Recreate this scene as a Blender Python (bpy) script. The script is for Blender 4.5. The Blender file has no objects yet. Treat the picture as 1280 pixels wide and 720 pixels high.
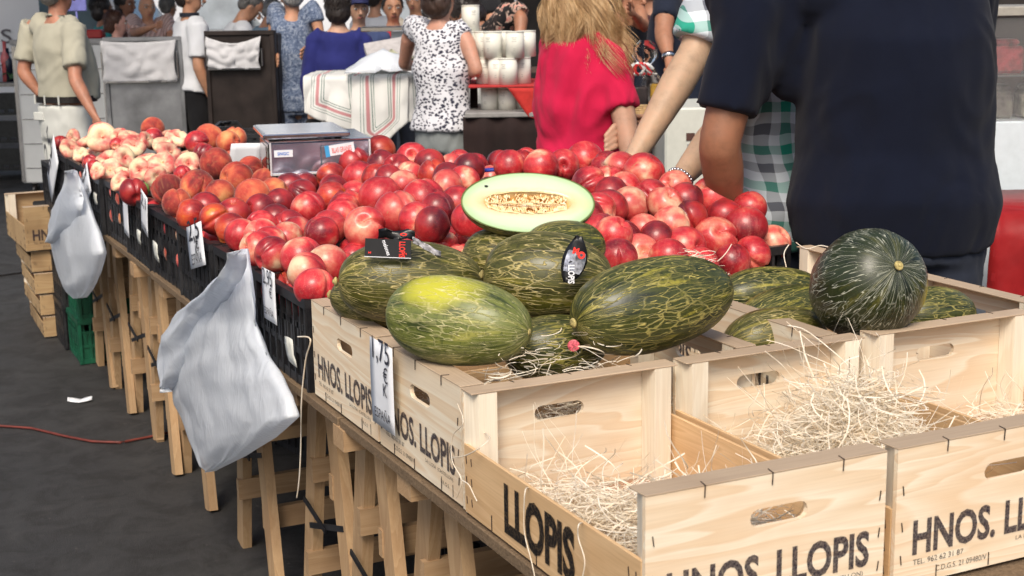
import bpy, bmesh, math, random
from mathutils import Vector, Matrix, noise as mnoise
random.seed(7)
S = bpy.context.scene
COL = S.collection
PI = math.pi
# ---------------------------------------------------------------- camera
FPX = 1786.5; PITCH = .2007; YAW = .4453; ROLL = -.0156
CAM = Vector((-.9013, -2.1036, 1.5693))
def _axes():
    s, c = math.sin(YAW), math.cos(YAW); sp, cp = math.sin(PITCH), math.cos(PITCH)
    R = Vector((c, -s, 0)); F = Vector((s*cp, c*cp, -sp)); U = Vector((s*sp, c*sp, cp))
    cr, sr = math.cos(ROLL), math.sin(ROLL)
    return R*cr + U*sr, R*sr - U*cr, F
CR, CD, CF = _axes()
RH = Vector((math.cos(YAW), -math.sin(YAW), 0)); FH = Vector((math.sin(YAW), math.cos(YAW), 0))
cam_d = bpy.data.cameras.new('camera'); cam = bpy.data.objects.new('camera', cam_d); COL.objects.link(cam)
m = Matrix((CR, -CD, -CF)).transposed().to_4x4(); m.translation = CAM
cam.matrix_world = m
cam_d.sensor_width = 36; cam_d.lens = FPX/1280*36; cam_d.clip_end = 600; cam_d.clip_start = .05
S.camera = cam
cam_d.dof.use_dof = True; cam_d.dof.focus_distance = 2.9; cam_d.dof.aperture_fstop = 11
# ---------------------------------------------------------------- sky, sun, exposure
SUN_EL, SUN_AZ = math.radians(48), math.radians(214)      # azimuth clockwise from +Y: light comes from behind the camera
w = bpy.data.worlds.new('World'); S.world = w; w.use_nodes = True
nt = w.node_tree; bg = nt.nodes['Background']
sky = nt.nodes.new('ShaderNodeTexSky'); sky.sky_type = 'NISHITA'; sky.sun_disc = False
sky.sun_elevation = SUN_EL; sky.sun_rotation = SUN_AZ; sky.air_density = 1.0; sky.dust_density = 4.0; sky.ozone_density = .6
nt.links.new(sky.outputs[0], bg.inputs[0]); bg.inputs[1].default_value = .085
sd = bpy.data.lights.new('sun', 'SUN'); sd.energy = 1.5; sd.angle = math.radians(24); sd.color = (1, .92, .79)
sun = bpy.data.objects.new('sun', sd); COL.objects.link(sun)
sdir = Vector((math.sin(SUN_AZ)*math.cos(SUN_EL), math.cos(SUN_AZ)*math.cos(SUN_EL), math.sin(SUN_EL)))
sun.rotation_euler = sdir.to_track_quat('Z', 'Y').to_euler(); sun.location = sdir*20
S.view_settings.view_transform = 'Standard'; S.view_settings.look = 'None'
S.view_settings.exposure = 0.95; S.view_settings.gamma = 1
S.render.engine = 'CYCLES'
# ---------------------------------------------------------------- picture -> place helpers
def ray(u, v): return CF + CR*((u-640)/FPX) + CD*((v-360)/FPX)
def wp(u, v, depth): return CAM + ray(u, v)*depth
def atz(u, v, z):
    r = ray(u, v); return CAM + r*((z-CAM.z)/r.z)
def atx(u, v, x):
    r = ray(u, v); return CAM + r*((x-CAM.x)/r.x)
# ---------------------------------------------------------------- object helpers
def props(o, label=None, cat=None, group=None, kind=None):
    if label: o['label'] = label
    if cat: o['category'] = cat
    if group: o['group'] = group
    if kind: o['kind'] = kind
    return o
def thing(name, label, cat, loc=(0, 0, 0), rz=0, group=None):
    o = bpy.data.objects.new(name, None); COL.objects.link(o); o.empty_display_size = .1
    o.location = loc; o.rotation_euler = (0, 0, rz)
    return props(o, label, cat, group)
def copy_tree(o, parent=None):
    c = o.copy(); COL.objects.link(c)
    if parent: c.parent = parent
    for ch in o.children: copy_tree(ch, c)
    return c
class G:
    """collects shapes; build() links them as one mesh object"""
    def __init__(s): s.v = []; s.f = []; s.sm = []
    def add(s, vs, fs, M=None, smooth=False):
        n = len(s.v)
        s.v += [(M @ Vector(p)) if M else Vector(p) for p in vs]
        s.f += [tuple(i+n for i in f) for f in fs]; s.sm += [smooth]*len(fs); return s
    def box(s, x0, x1, y0, y1, z0, z1, M=None, bev=0):
        if bev:
            bm = bmesh.new(); bmesh.ops.create_cube(bm, size=1)
            bmesh.ops.transform(bm, matrix=Matrix.Translation(((x0+x1)/2, (y0+y1)/2, (z0+z1)/2)) @ Matrix.Diagonal((x1-x0, y1-y0, z1-z0, 1)), verts=bm.verts)
            bmesh.ops.bevel(bm, geom=bm.edges[:], offset=bev, segments=1, affect='EDGES', clamp_overlap=True)
            bm.verts.index_update()
            s.add([v.co.copy() for v in bm.verts], [tuple(v.index for v in f.verts) for f in bm.faces], M); bm.free(); return s
        v = [(x, y, z) for x in (x0, x1) for y in (y0, y1) for z in (z0, z1)]
        f = [(0, 1, 3, 2), (4, 6, 7, 5), (0, 4, 5, 1), (2, 3, 7, 6), (0, 2, 6, 4), (1, 5, 7, 3)]
        return s.add(v, f, M)
    def bar(s, a, b, wx, wy, ref=(1, 0, 0), M=None):
        a, b = Vector(a), Vector(b); t = (b-a).normalized(); r = Vector(ref); r = (r - t*r.dot(t)).normalized(); q = t.cross(r)
        vs = [p + r*sx*wx/2 + q*sy*wy/2 for p in (a, b) for sx, sy in ((-1, -1), (1, -1), (1, 1), (-1, 1))]
        return s.add(vs, [(3, 2, 1, 0), (4, 5, 6, 7), (0, 1, 5, 4), (1, 2, 6, 5), (2, 3, 7, 6), (3, 0, 4, 7)], M)
    def tube(s, pts, rad, ref=(1, 0, 0), n=12, M=None, cap=True, smooth=True):
        pts = [Vector(p) for p in pts]; rad = [(r, r) if not isinstance(r, (tuple, list)) else r for r in rad]
        L = len(pts); rings = []
        for i in range(L):
            t = (pts[min(i+1, L-1)] - pts[max(i-1, 0)]).normalized()
            r = Vector(ref); r = r - t*r.dot(t)
            if r.length < 1e-3: r = Vector((0, 1, .01)) - t*t.dot(Vector((0, 1, .01)))
            r.normalize(); q = t.cross(r)
            rings.append((pts[i], r, q, rad[i], t))
        if cap is True:
            p, r, q, (a, b), t = rings[0]; e = min(a, b)
            st = [(p - t*e*.55, r, q, (a*.72, b*.72), t), (p - t*e*.85, r, q, (a*.3, b*.3), t)]
            rings = st[::-1] + rings
            p, r, q, (a, b), t = rings[-1]; e = min(a, b)
            rings += [(p + t*e*.55, r, q, (a*.72, b*.72), t), (p + t*e*.85, r, q, (a*.3, b*.3), t)]
        vs = []; fs = []
        for p, r, q, (a, b), t in rings:
            for k in range(n):
                an = 2*PI*k/n; vs.append(p + r*a*math.cos(an) + q*b*math.sin(an))
        for i in range(len(rings)-1):
            for k in range(n):
                k2 = (k+1) % n; fs.append((i*n+k, i*n+k2, (i+1)*n+k2, (i+1)*n+k))
        fs.append(tuple(range(n))[::-1]); fs.append(tuple((len(rings)-1)*n+k for k in range(n)))
        return s.add(vs, fs, M, smooth)
    def ell(s, c, r, nu=16, nv=10, M=None, R=None):
        vs = []; fs = []; c = Vector(c)
        for j in range(nv+1):
            th = PI*j/nv
            for i in range(nu):
                ph = 2*PI*i/nu
                p = Vector((r[0]*math.sin(th)*math.cos(ph), r[1]*math.sin(th)*math.sin(ph), r[2]*math.cos(th)))
                if R: p = R @ p
                vs.append(c + p)
        for j in range(nv):
            for i in range(nu):
                i2 = (i+1) % nu
                if j == 0: fs.append((i, nu+i, nu+i2))
                elif j == nv-1: fs.append((j*nu+i, (j+1)*nu+i, j*nu+i2))
                else: fs.append((j*nu+i, (j+1)*nu+i, (j+1)*nu+i2, j*nu+i2))
        return s.add(vs, fs, M, True)
    def sheet(s, P, nu, nv, th=.0, smooth=True, M=None):
        """P(i,j)->point, i in 0..nu, j in 0..nv; th>0 gives thickness along the normal"""
        pts = [[Vector(P(i, j)) for j in range(nv+1)] for i in range(nu+1)]
        vs = [p for row in pts for p in row]; w_ = nv+1
        fs = [(i*w_+j, (i+1)*w_+j, (i+1)*w_+j+1, i*w_+j+1) for i in range(nu) for j in range(nv)]
        if th:
            N = len(vs); vs2 = []
            for i in range(nu+1):
                for j in range(nv+1):
                    a = pts[min(i+1, nu)][j]-pts[max(i-1, 0)][j]; b = pts[i][min(j+1, nv)]-pts[i][max(j-1, 0)]
                    nn = a.cross(b); nn = nn.normalized() if nn.length > 1e-12 else Vector((0, 0, 1))
                    vs2.append(pts[i][j] - nn*th)
            fs2 = [tuple(k+N for k in f[::-1]) for f in fs]
            bd = [i*w_ for i in range(nu+1)] + [nu*w_+j for j in range(1, nv+1)] + [i*w_+nv for i in range(nu-1, -1, -1)] + [j for j in range(nv-1, 0, -1)]
            fs3 = [(bd[k], bd[(k+1) % len(bd)], bd[(k+1) % len(bd)]+N, bd[k]+N)[::-1] for k in range(len(bd))]
            vs = vs + vs2; fs = fs + fs2 + fs3
        return s.add(vs, fs, M, smooth)
    def mesh(s, name):
        me = bpy.data.meshes.new(name); me.from_pydata([tuple(p) for p in s.v], [], s.f)
        me.polygons.foreach_set('use_smooth', s.sm); me.update(); return me
    def build(s, name, mt, parent=None, clean=False):
        me = s.mesh(name)
        if clean:
            bm = bmesh.new(); bm.from_mesh(me); bmesh.ops.recalc_face_normals(bm, faces=bm.faces); bm.to_mesh(me); bm.free()
        o = bpy.data.objects.new(name, me); COL.objects.link(o)
        if mt: me.materials.append(mt)
        if parent: o.parent = parent
        return o
def obj(name, me, parent=None):
    o = bpy.data.objects.new(name, me); COL.objects.link(o)
    if parent: o.parent = parent
    return o
def remeshed(g, voxel, name, mt, parent, smooth=5, wrinkle=0, wfreq=(9, 9, 5), seed=0, extra=None, cutz=None):
    me = g.mesh(name); t = bpy.data.objects.new('tmp', me); COL.objects.link(t)
    r = t.modifiers.new('r', 'REMESH'); r.mode = 'VOXEL'; r.voxel_size = voxel
    if smooth:
        sm = t.modifiers.new('s', 'SMOOTH'); sm.iterations = smooth; sm.factor = .5
    dg = bpy.context.evaluated_depsgraph_get()
    me2 = bpy.data.meshes.new_from_object(t.evaluated_get(dg)); me2.name = name
    bpy.data.objects.remove(t); bpy.data.meshes.remove(me)
    if wrinkle:
        off = Vector((seed*3.1, seed*1.7, seed*5.3)); cs = []
        for v in me2.vertices:
            p = v.co
            q = Vector((p.x*wfreq[0], p.y*wfreq[1], p.z*wfreq[2])) + off
            warp = mnoise.noise(q*.6)*1.5
            d = 1-2*abs(mnoise.noise(q + Vector((warp, warp, warp*2)))); d2 = mnoise.noise(q*2.7)
            cs.append(p + v.normal*wrinkle*(d*.7+d2*.45-.35))
        for v, c in zip(me2.vertices, cs): v.co = c
    if extra is not None:
        bm = bmesh.new(); bm.from_mesh(me2); ex = extra.mesh('x'); bm.from_mesh(ex); bm.to_mesh(me2); bm.free(); bpy.data.meshes.remove(ex)
    me2.polygons.foreach_set('use_smooth', [True]*len(me2.polygons)); me2.materials.clear(); me2.materials.append(mt)
    return obj(name, me2, parent)
def plate(outer, holes, th):
    """flat plate in XZ with holes, from y=0 to y=th -> (verts, faces)"""
    bm = bmesh.new(); es = []
    for loop in [outer]+holes:
        vs = [bm.verts.new((x, 0, z)) for x, z in loop]
        es += [bm.edges.new((vs[i], vs[(i+1) % len(vs)])) for i in range(len(vs))]
    bmesh.ops.triangle_fill(bm, use_beauty=True, edges=es)
    geom = bmesh.ops.extrude_face_region(bm, geom=bm.faces[:])['geom']
    bmesh.ops.translate(bm, vec=(0, th, 0), verts=[e for e in geom if isinstance(e, bmesh.types.BMVert)])
    bmesh.ops.recalc_face_normals(bm, faces=bm.faces); bm.verts.index_update()
    r = ([v.co.copy() for v in bm.verts], [tuple(v.index for v in f.verts) for f in bm.faces]); bm.free(); return r
def slot(cx, cz, L, H, n=6):
    r = H/2; pts = []
    for k in range(n+1):
        a = -PI/2 + PI*k/n; pts.append((cx+L/2-r+r*math.cos(a), cz+r*math.sin(a)))
    for k in range(n+1):
        a = PI/2 + PI*k/n; pts.append((cx-L/2+r+r*math.cos(a), cz+r*math.sin(a)))
    return pts
_tc = {}
def text_mesh(txt, w, h, bold=0.0, align='L'):
    """flat lettering in the XZ plane reading along +X, facing -Y, w x h metres, origin lower left"""
    key = (txt, round(w, 4), round(h, 4), bold)
    if key in _tc: return _tc[key]
    c = bpy.data.curves.new('t', 'FONT'); c.body = txt; c.offset = bold; c.resolution_u = 3
    t = bpy.data.objects.new('t', c); COL.objects.link(t)
    dg = bpy.context.evaluated_depsgraph_get(); me = bpy.data.meshes.new_from_object(t.evaluated_get(dg))
    bpy.data.objects.remove(t); bpy.data.curves.remove(c)
    xs = [v.co.x for v in me.vertices]; ys = [v.co.y for v in me.vertices]
    x0, x1, y0, y1 = min(xs), max(xs), min(ys), max(ys)
    sx = w/(x1-x0); sy = h/(y1-y0) if h else sx
    for v in me.vertices: v.co = ((v.co.x-x0)*sx, 0, (v.co.y-y0)*sy)
    me.name = 'printed_text'; _tc[key] = me; return me
def put_text(txt, w, h, mt, parent, loc, bold=0, rot=(0, 0, 0), name='printed_text'):
    me = text_mesh(txt, w, h, bold)
    if not me.materials: me.materials.append(mt)
    elif me.materials[0] != mt: me = me.copy(); me.materials.clear(); me.materials.append(mt)
    o = obj(name, me, parent); o.location = loc; o.rotation_euler = rot; return o
# ---------------------------------------------------------------- materials
class M_:
    def __init__(s, name, rough=.6, spec=.5):
        s.m = bpy.data.materials.new(name); s.m.use_nodes = True; s.nt = s.m.node_tree
        s.b = s.nt.nodes['Principled BSDF']; s.b.inputs['Roughness'].default_value = rough; s.b.inputs['Specular IOR Level'].default_value = spec
    def n(s, t, **k):
        nd = s.nt.nodes.new('ShaderNode'+t)
        for a, v in k.items():
            if a.startswith('i_'):
                key = a[2:]; key = int(key) if key.isdigit() else key.replace('_', ' ')
                inp = nd.inputs[key]
                if hasattr(v, 'is_linked') or isinstance(v, bpy.types.NodeSocket): s.nt.links.new(v, inp)
                else: inp.default_value = v
            else: setattr(nd, a, v)
        return nd
    def l(s, a, b): s.nt.links.new(a, b)
    def coords(s, kind='Object', rnd=True, scale=(1, 1, 1), rot=(0, 0, 0)):
        tc = s.n('TexCoord'); o = tc.outputs[kind]
        if rnd:
            oi = s.n('ObjectInfo'); mm = s.n('VectorMath', operation='SCALE', i_0=(37., 51., 23.)); s.l(oi.outputs['Random'], mm.inputs['Scale'])
            mp0 = s.n('Mapping', i_Scale=scale, i_Rotation=rot); s.l(o, mp0.inputs['Vector'])
            ad = s.n('VectorMath', operation='ADD'); s.l(mp0.outputs[0], ad.inputs[0]); s.l(mm.outputs[0], ad.inputs[1]); return ad.outputs[0]
        mp = s.n('Mapping', i_Scale=scale, i_Rotation=rot); s.l(o, mp.inputs['Vector']); return mp.outputs[0]
    def noise(s, co, scale=5, detail=4, rough=.55, dist=0):
        nd = s.n('TexNoise', i_Scale=scale, i_Detail=detail, i_Roughness=rough, i_Distortion=dist); s.l(co, nd.inputs['Vector']); return nd.outputs['Fac']
    def ramp(s, fac, stops, interp='LINEAR'):
        r = s.n('ValToRGB'); cr = r.color_ramp; cr.interpolation = interp
        while len(cr.elements) < len(stops): cr.elements.new(.5)
        for e, (p, c) in zip(cr.elements, stops):
            e.position = p; e.color = (*c, 1) if len(c) == 3 else c
        s.l(fac, r.inputs['Fac']); return r.outputs['Color']
    def mix(s, fac, a, b, mode='MIX'):
        nd = s.n('Mix', data_type='RGBA', blend_type=mode)
        for inp, v in ((nd.inputs[0], fac), (nd.inputs[6], a), (nd.inputs[7], b)):
            if isinstance(v, bpy.types.NodeSocket): s.l(v, inp)
            elif isinstance(v, (tuple, list)): inp.default_value = (*v, 1) if len(v) == 3 else v
            else: inp.default_value = v
        return nd.outputs[2]
    def math(s, op, a, b=0.0, clamp=False):
        nd = s.n('Math', operation=op, use_clamp=clamp)
        for i, v in ((0, a), (1, b)):
            if isinstance(v, bpy.types.NodeSocket): s.l(v, nd.inputs[i])
            else: nd.inputs[i].default_value = v
        return nd.outputs[0]
    def col(s, c):
        if isinstance(c, bpy.types.NodeSocket): s.l(c, s.b.inputs['Base Color'])
        else: s.b.inputs['Base Color'].default_value = (*c, 1)
        return s
    def set(s, **k):
        for a, v in k.items():
            inp = s.b.inputs[a.replace('_', ' ')]
            if isinstance(v, bpy.types.NodeSocket): s.l(v, inp)
            else: inp.default_value = v
        return s
    def bump(s, h, strength=.3, dist=.002):
        prev = s.b.inputs['Normal'].links[0].from_socket if s.b.inputs['Normal'].is_linked else None
        nd = s.n('Bump', i_Strength=strength, i_Distance=dist); s.l(h, nd.inputs['Height'])
        if prev: s.l(prev, nd.inputs['Normal'])
        s.l(nd.outputs[0], s.b.inputs['Normal']); return s
def simple(name, c, rough=.6, var=.12, nscale=30, spec=.4, metal=0, bump=.0, **k):
    q = M_(name, rough, spec); co = q.coords()
    f = q.noise(co, nscale, 5); d = tuple(max(0, x*(1-var*1.6)) for x in c); e = tuple(min(1, x*(1+var)) for x in c)
    q.col(q.ramp(f, [(.3, d), (.7, e)])).set(Metallic=metal, **k)
    if bump: q.bump(f, bump, .003)
    return q.m
def wood(name, a, b, grain='X', fig=.55, knots=True, rough=.62, dirt=(.32, .2, .1), dirtamt=.35, fine=.5):
    """a light, b darker line colour; grain along the named axis"""
    q = M_(name, rough, .3)
    sc = {'X': (1.6, 16, 16), 'Y': (16, 1.6, 16), 'Z': (16, 16, 1.6)}[grain]
    sf = {'X': (8, 320, 320), 'Y': (320, 8, 320), 'Z': (320, 320, 8)}[grain]
    co = q.coords(scale=sc); cf = q.coords(scale=sf); cu = q.coords(scale=(1, 1, 1))
    nz = q.noise(co, .55, 3, .5, .6)
    rings = q.math('FRACT', q.math('MULTIPLY', nz, 13.))
    line = q.ramp(rings, [(0, (1, 1, 1)), (.45, (.55, .55, .55)), (.86, (0, 0, 0)), (.97, (1, 1, 1))])
    fl = q.noise(cf, 1, 3, .6)
    blot = q.noise(cu, 5.5, 3, .5, .4)
    base = q.mix(q.math('MULTIPLY', line, fig), a, b)
    base = q.mix(q.math('MULTIPLY', q.ramp(fl, [(.42, (0, 0, 0)), (.72, (1, 1, 1))]), fine*.5), base, tuple(x*.72 for x in b))
    base = q.mix(q.math('MULTIPLY', q.ramp(blot, [(.5, (0, 0, 0)), (.8, (1, 1, 1))]), dirtamt), base, dirt, 'MIX')
    oi = q.n('ObjectInfo'); hs = q.n('HueSaturation'); q.l(base, hs.inputs['Color'])
    q.l(q.math('ADD', q.math('MULTIPLY', oi.outputs['Random'], .22), .88), hs.inputs['Value'])
    q.col(hs.outputs[0]).bump(fl, .35, .0008)
    return q.m
W = {}
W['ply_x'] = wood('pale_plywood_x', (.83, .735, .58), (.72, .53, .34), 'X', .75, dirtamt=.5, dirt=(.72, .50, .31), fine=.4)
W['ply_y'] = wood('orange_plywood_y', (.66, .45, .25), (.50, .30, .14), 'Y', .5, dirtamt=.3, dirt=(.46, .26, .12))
W['post'] = wood('pale_post_z', (.82, .74, .60), (.70, .57, .41), 'Z', .4, dirtamt=.15)
W['cap'] = wood('fibreboard_cap', (.46, .35, .245), (.40, .29, .20), 'X', .15, dirtamt=.3, dirt=(.22, .14, .09), fine=.8)
W['floorboard'] = wood('brown_hardboard', (.36, .2, .13), (.3, .16, .1), 'Y', .2)
W['old_x'] = wood('aged_plywood', (.46, .32, .17), (.32, .19, .09), 'X', .5, dirt=(.14, .08, .04), dirtamt=.6)
W['lumber_z'] = wood('lumber_leg', (.46, .31, .175), (.33, .195, .095), 'Z', .5, dirt=(.2, .1, .05), dirtamt=.4)
W['lumber_x'] = wood('lumber_rail', (.42, .28, .16), (.3, .18, .09), 'X', .5, dirt=(.2, .1, .05), dirtamt=.4)
q = M_('chipboard_table', .85, .2); co = q.coords(); f = q.noise(co, 160, 4, .7); f2 = q.noise(co, 9, 3)
q.col(q.mix(f2, q.ramp(f, [(.3, (.10, .07, .04)), (.7, (.3, .21, .13))]), (.14, .095, .06))).bump(f, .8, .004); W['chip'] = q.m
q = M_('black_crate_plastic', .42, .5); co = q.coords(); f = q.noise(co, 14, 6, .65)
q.col(q.ramp(f, [(.42, (.008, .008, .010)), (.75, (.032, .032, .035))])).set(Roughness=q.math('ADD', q.math('MULTIPLY', f, .4), .25)).bump(q.noise(co, 90, 3), .15, .002); BLACKP = q.m
GREENP = simple('green_crate_plastic', (.008, .085, .045), .45, .4, 12)
q = M_('asphalt', .85, .3); co = q.coords('Object', False)
f1 = q.noise(co, 1.1, 6, .6); f2 = q.noise(co, 230, 3, .7); f3 = q.noise(co, 7, 6, .7, .6); f4 = q.noise(co, 40, 4, .6)
c = q.ramp(f1, [(.3, (.027, .027, .028)), (.7, (.043, .042, .042))])
c = q.mix(q.math('MULTIPLY', q.ramp(f3, [(.46, (0, 0, 0)), (.60, (1, 1, 1))]), .7), c, (.018, .017, .017))
st_ = q.noise(co, 2.6, 6, .7, 1.2); c = q.mix(q.math('MULTIPLY', q.ramp(st_, [(.56, (0, 0, 0)), (.66, (1, 1, 1))]), .22), c, (.08, .076, .072))
c = q.mix(q.math('MULTIPLY', q.ramp(f2, [(.5, (0, 0, 0)), (.8, (1, 1, 1))]), .5), c, (.13, .125, .12))
c = q.mix(q.math('MULTIPLY', q.ramp(f4, [(.66, (0, 0, 0)), (.72, (1, 1, 1))]), .5), c, (.12, .11, .10))
vr = q.n('TexVoronoi', feature='DISTANCE_TO_EDGE', i_Scale=.9); wn = q.n('TexNoise', i_Scale=3., i_Detail=5.); q.l(co, wn.inputs[0])
mxv = q.n('Mix', data_type='VECTOR'); mxv.inputs[0].default_value = .22; q.l(co, mxv.inputs[4]); q.l(wn.outputs['Color'], mxv.inputs[5]); q.l(mxv.outputs[1], vr.inputs['Vector'])
crk = q.ramp(vr.outputs['Distance'], [(0, (1, 1, 1)), (.012, (0, 0, 0))])
c = q.mix(q.math('MULTIPLY', crk, .0), c, (.015, .014, .014))
q.col(c).bump(f2, .6, .004).bump(f3, .3, .01); q.set(Roughness=q.math('ADD', q.math('MULTIPLY', f3, .4), .5)); ASPH = q.m
INK = None
def ink(name, c, wear=.5):
    q = M_(name, .7, .2); q.col(c); co = q.coords('Object', True)
    f = q.noise(co, 260, 4, .7); a = q.ramp(f, [(wear-.22, (1, 1, 1)), (wear+.26, (.35, .35, .35))]); q.l(a, q.b.inputs['Alpha']); return q.m
INK = ink('stamp_ink', (.022, .018, .035)); INKB = ink('heavy_black_ink', (.012, .010, .010), .62)
INKT = ink('small_print_ink', (.05, .045, .05), .55); PEN = simple('pen_ink', (.03, .03, .045), .6)
PAPER = simple('white_paper', (.74, .76, .80), .75, .06, 12, bump=.1)
STEELST = simple('rusty_staple', (.08, .06, .05), .5, .3, metal=.6)
# ================================================================ ground
g = G(); g.sheet(lambda i, j: (-150+i*30, -60+j*30, 0), 10, 12, smooth=False)
props(g.build('ground', ASPH), kind='structure')
# ================================================================ stall table: chipboard tops on trestles
TZ = .72
tab = thing('stall_table', 'long market stall table top of raw chipboard boards carrying all the fruit crates', 'table', (0, 0, .702))
for k, (y0, y1) in enumerate(((-1.25, .62), (.63, 2.48), (2.49, 4.22))):
    gg = G(); gg.box(-.005+random.uniform(0, .01), 1.32, y0, y1, -.004+.001*k, .018, bev=.002); gg.build('board', W['chip'], tab)
def trestle():
    t = thing('trestle', None, None)
    for x in (.08, 1.12):
        for sy, nm in ((-1, 0), (1, 1)):
            gg = G(); gg.bar((x, sy*.05, .675), (x+.012*sy, sy*.215, 0), .026, .062, ref=(1, 0, 0)); gg.build('leg', W['lumber_z'], t)
        gg = G(); gg.bar((x-.018, -.14, .38), (x-.018, .1, .31), .004, .014, ref=(1, 0, 0)); gg.bar((x-.021, -.02, .335), (x-.021, .13, .37), .004, .014); gg.build('hinge_strut', BLACKP, t)
    gg = G(); gg.box(-.0, 1.2, -.034, .034, .655, .70); gg.build('top_beam', W['lumber_x'], t)
    for sy in (-1, 1):
        for z in (.20, .46):
            yy = sy*(.05 + (.675-z)/.675*.165) - sy*.034
            gg = G(); gg.box(.06, 1.16, yy-.011, yy+.011, z-.03, z+.03); gg.build('rail', W['lumber_x'], t)
    return t
TG = 'folding trestles under the stall'
tr0 = trestle(); ys = [(-.62, -2), (.28, 1), (.62, -1), (1.0, 2), (1.62, 0), (2.38, 1), (2.78, -1), (3.2, 2), (3.6, 0), (4.02, 1)]
TLAB = ['under the three open front crates', 'under the front corner of the priced melon crate', 'under the seam of the two stencilled melon crates', 'just in front of the big hanging white bag', 'behind the bottom of the big white bag', 'beyond the big white bag', 'fourth from the green crates', 'third from the green crates', 'second from the green crates', 'closest to the green crates on the floor']
for k, (y, j) in enumerate(ys):
    t = tr0 if k == 0 else copy_tree(tr0)
    t.location = (j*.006, y, .002); t.rotation_euler = (0, 0, j*.012); t.scale = (1, 1, 1)
    props(t, 'wooden folding trestle with black hinge struts, '+TLAB[k], 'trestle', TG)
# ================================================================ wooden crates
def box_crate(name, label, loc, rz, grp, txt='front', rim=.218, side=.125, old=False, L=.6, Wd=.4, backtext=False):
    c = thing(name, label, 'crate', loc, rz, grp); wx = W['old_x'] if old else W['ply_x']; wy = W['old_x'] if old else W['ply_y']; cp = W['cap']
    hw = Wd/2-.003; hl = L/2-.004
    out = [(-hw, .008), (hw, .008), (hw, rim-.0026), (-hw, rim-.0026)]
    for s in (-1, 1):
        gg = G(); v, f = plate(out, [slot(.014 if s < 0 else -.018, rim-.062, .095, .026)], .008)
        Mx = Matrix.Translation((0, s*hl-(.0 if s < 0 else .008), 0)); gg.add(v, f, Mx); gg.build('end_panel', wx, c)
        for sx in (-1, 1):
            gg = G(); y0 = s*(hl-.009); y1 = s*(hl-.043)
            # three sided corner post, as in the photograph wide on the inside of the end panel
            x0 = sx*(hw-.001); x1 = sx*(hw-.052)
            v = [(x0, y0, .004), (x1, y0, .004), (x1+sx*.006, y1, .004), (x0-sx*.012, y1, .004)]; v += [(a, b, rim-.0032) for a, b, _ in v]
            fs = [(0, 1, 2, 3), (7, 6, 5, 4), (0, 4, 5, 1), (1, 5, 6, 2), (2, 6, 7, 3), (3, 7, 4, 0)]
            gg.add(v, fs); gg.build('corner_post', W['post'], c, clean=True)
        gg = G(); ya, yb = sorted((s*(hl+.0004), s*(hl-.0436))); gg.box(-hw-.0004, hw+.0004, ya, yb, rim-.0026, rim, bev=.0006); gg.build('top_rail', cp, c)
        gg = G()
        yy = s*(hl+.0015)
        for sx in (-1, 1):
            for z in (.05, .1, .155): gg.bar((sx*(hw-.012), yy, z-.008), (sx*(hw-.010), yy, z+.006), .0012, .0012)
        for x in (-.3, .0, .33): gg.bar((x*Wd*.9, yy+s*.0006, rim-.017), (x*Wd*.9+.001, yy+s*.0006, rim+.0006), .0012, .0012)
        for x in (-.3, .0, .33): gg.bar((x*Wd*.9, yy, rim+.0006), (x*Wd*.9+.003, yy-s*.014, rim+.0006), .0011, .0011)
        for x in (-.33, -.05, .3): gg.bar((x*Wd*.9, yy, .01), (x*Wd*.9, yy, .03), .0011, .0011)
        props(gg.build('staple', STEELST, c), kind='stuff')
    for sx in (-1, 1):
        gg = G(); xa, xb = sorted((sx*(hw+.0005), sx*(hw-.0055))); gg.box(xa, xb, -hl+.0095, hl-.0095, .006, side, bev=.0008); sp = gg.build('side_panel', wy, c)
        gg = G(); xx = sx*(hw+.0012)
        for y in (-hl+.02, -hl+.04, hl-.02, hl-.04):
            for z in (.03, .065, .1): gg.bar((xx, y, z-.007), (xx, y+.002, z+.006), .0012, .0012)
        for y in (-.14, .02, .18): gg.bar((xx, y, .006), (xx, y, .034), .0014, .0014)
        props(gg.build('staple', STEELST, c), kind='stuff')
        if not old:
            for side_ in ((-1,) if sx < 0 else (1,)):
                r = (0, 0, -PI/2 if sx < 0 else PI/2)
                put_text('LLOPIS', .235, .084, INKB, c, (sx*(hw+.0022), (.13 if sx < 0 else -.105), .022), .045, r)
    gg = G(); gg.box(-hw+.008, hw-.008, -hl+.01, hl-.01, .004, .010); gg.build('bottom_panel', W['floorboard'], c)
    def faceprint(s):
        yy = s*(hl+.0012); r = (0, 0, 0) if s < 0 else (0, 0, PI); sg = 1 if s < 0 else -1
        def P(x, z): return (sg*x, yy, z)
        put_text('HNOS. LLOPIS', .335, .054, INK, c, P(-.165, .052), .03, r)
        put_text('TEL. 962 62 31 87', .095, .0085, INKT, c, P(-.163, .037), 0, r)
        put_text('C.D.G.S. 21 09480/V', .098, .0085, INKT, c, P(-.12, .020), 0, r)
        put_text('LA LLOSA  (CASTELLON)', .125, .0085, INKT, c, P(.035, .038), 0, r)
        put_text('R.G.S.', .03, .007, INKT, c, P(.113, .022), 0, r)
        gg = G(); x0, x1, z0, z1 = .108, .158, .012, .034
        for a, b in (((x0, z0), (x1, z0)), ((x1, z0), (x1, z1)), ((x1, z1), (x0, z1)), ((x0, z1), (x0, z0))):
            gg.bar((sg*a[0], yy, a[1]), (sg*b[0], yy, b[1]), .0012, .0006)
        gg.build('printed_stamp', INKT, c)
    if txt in ('front', 'both'): faceprint(-1)
    if txt == 'both': faceprint(1)
    return c
CG = 'stencilled wooden melon crates'
rnd = random.uniform
box_crate('wooden_crate', 'open wooden crate with heavy black stencil on its low side, at the front left corner', (.2, -.302, TZ), 0, CG)
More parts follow.
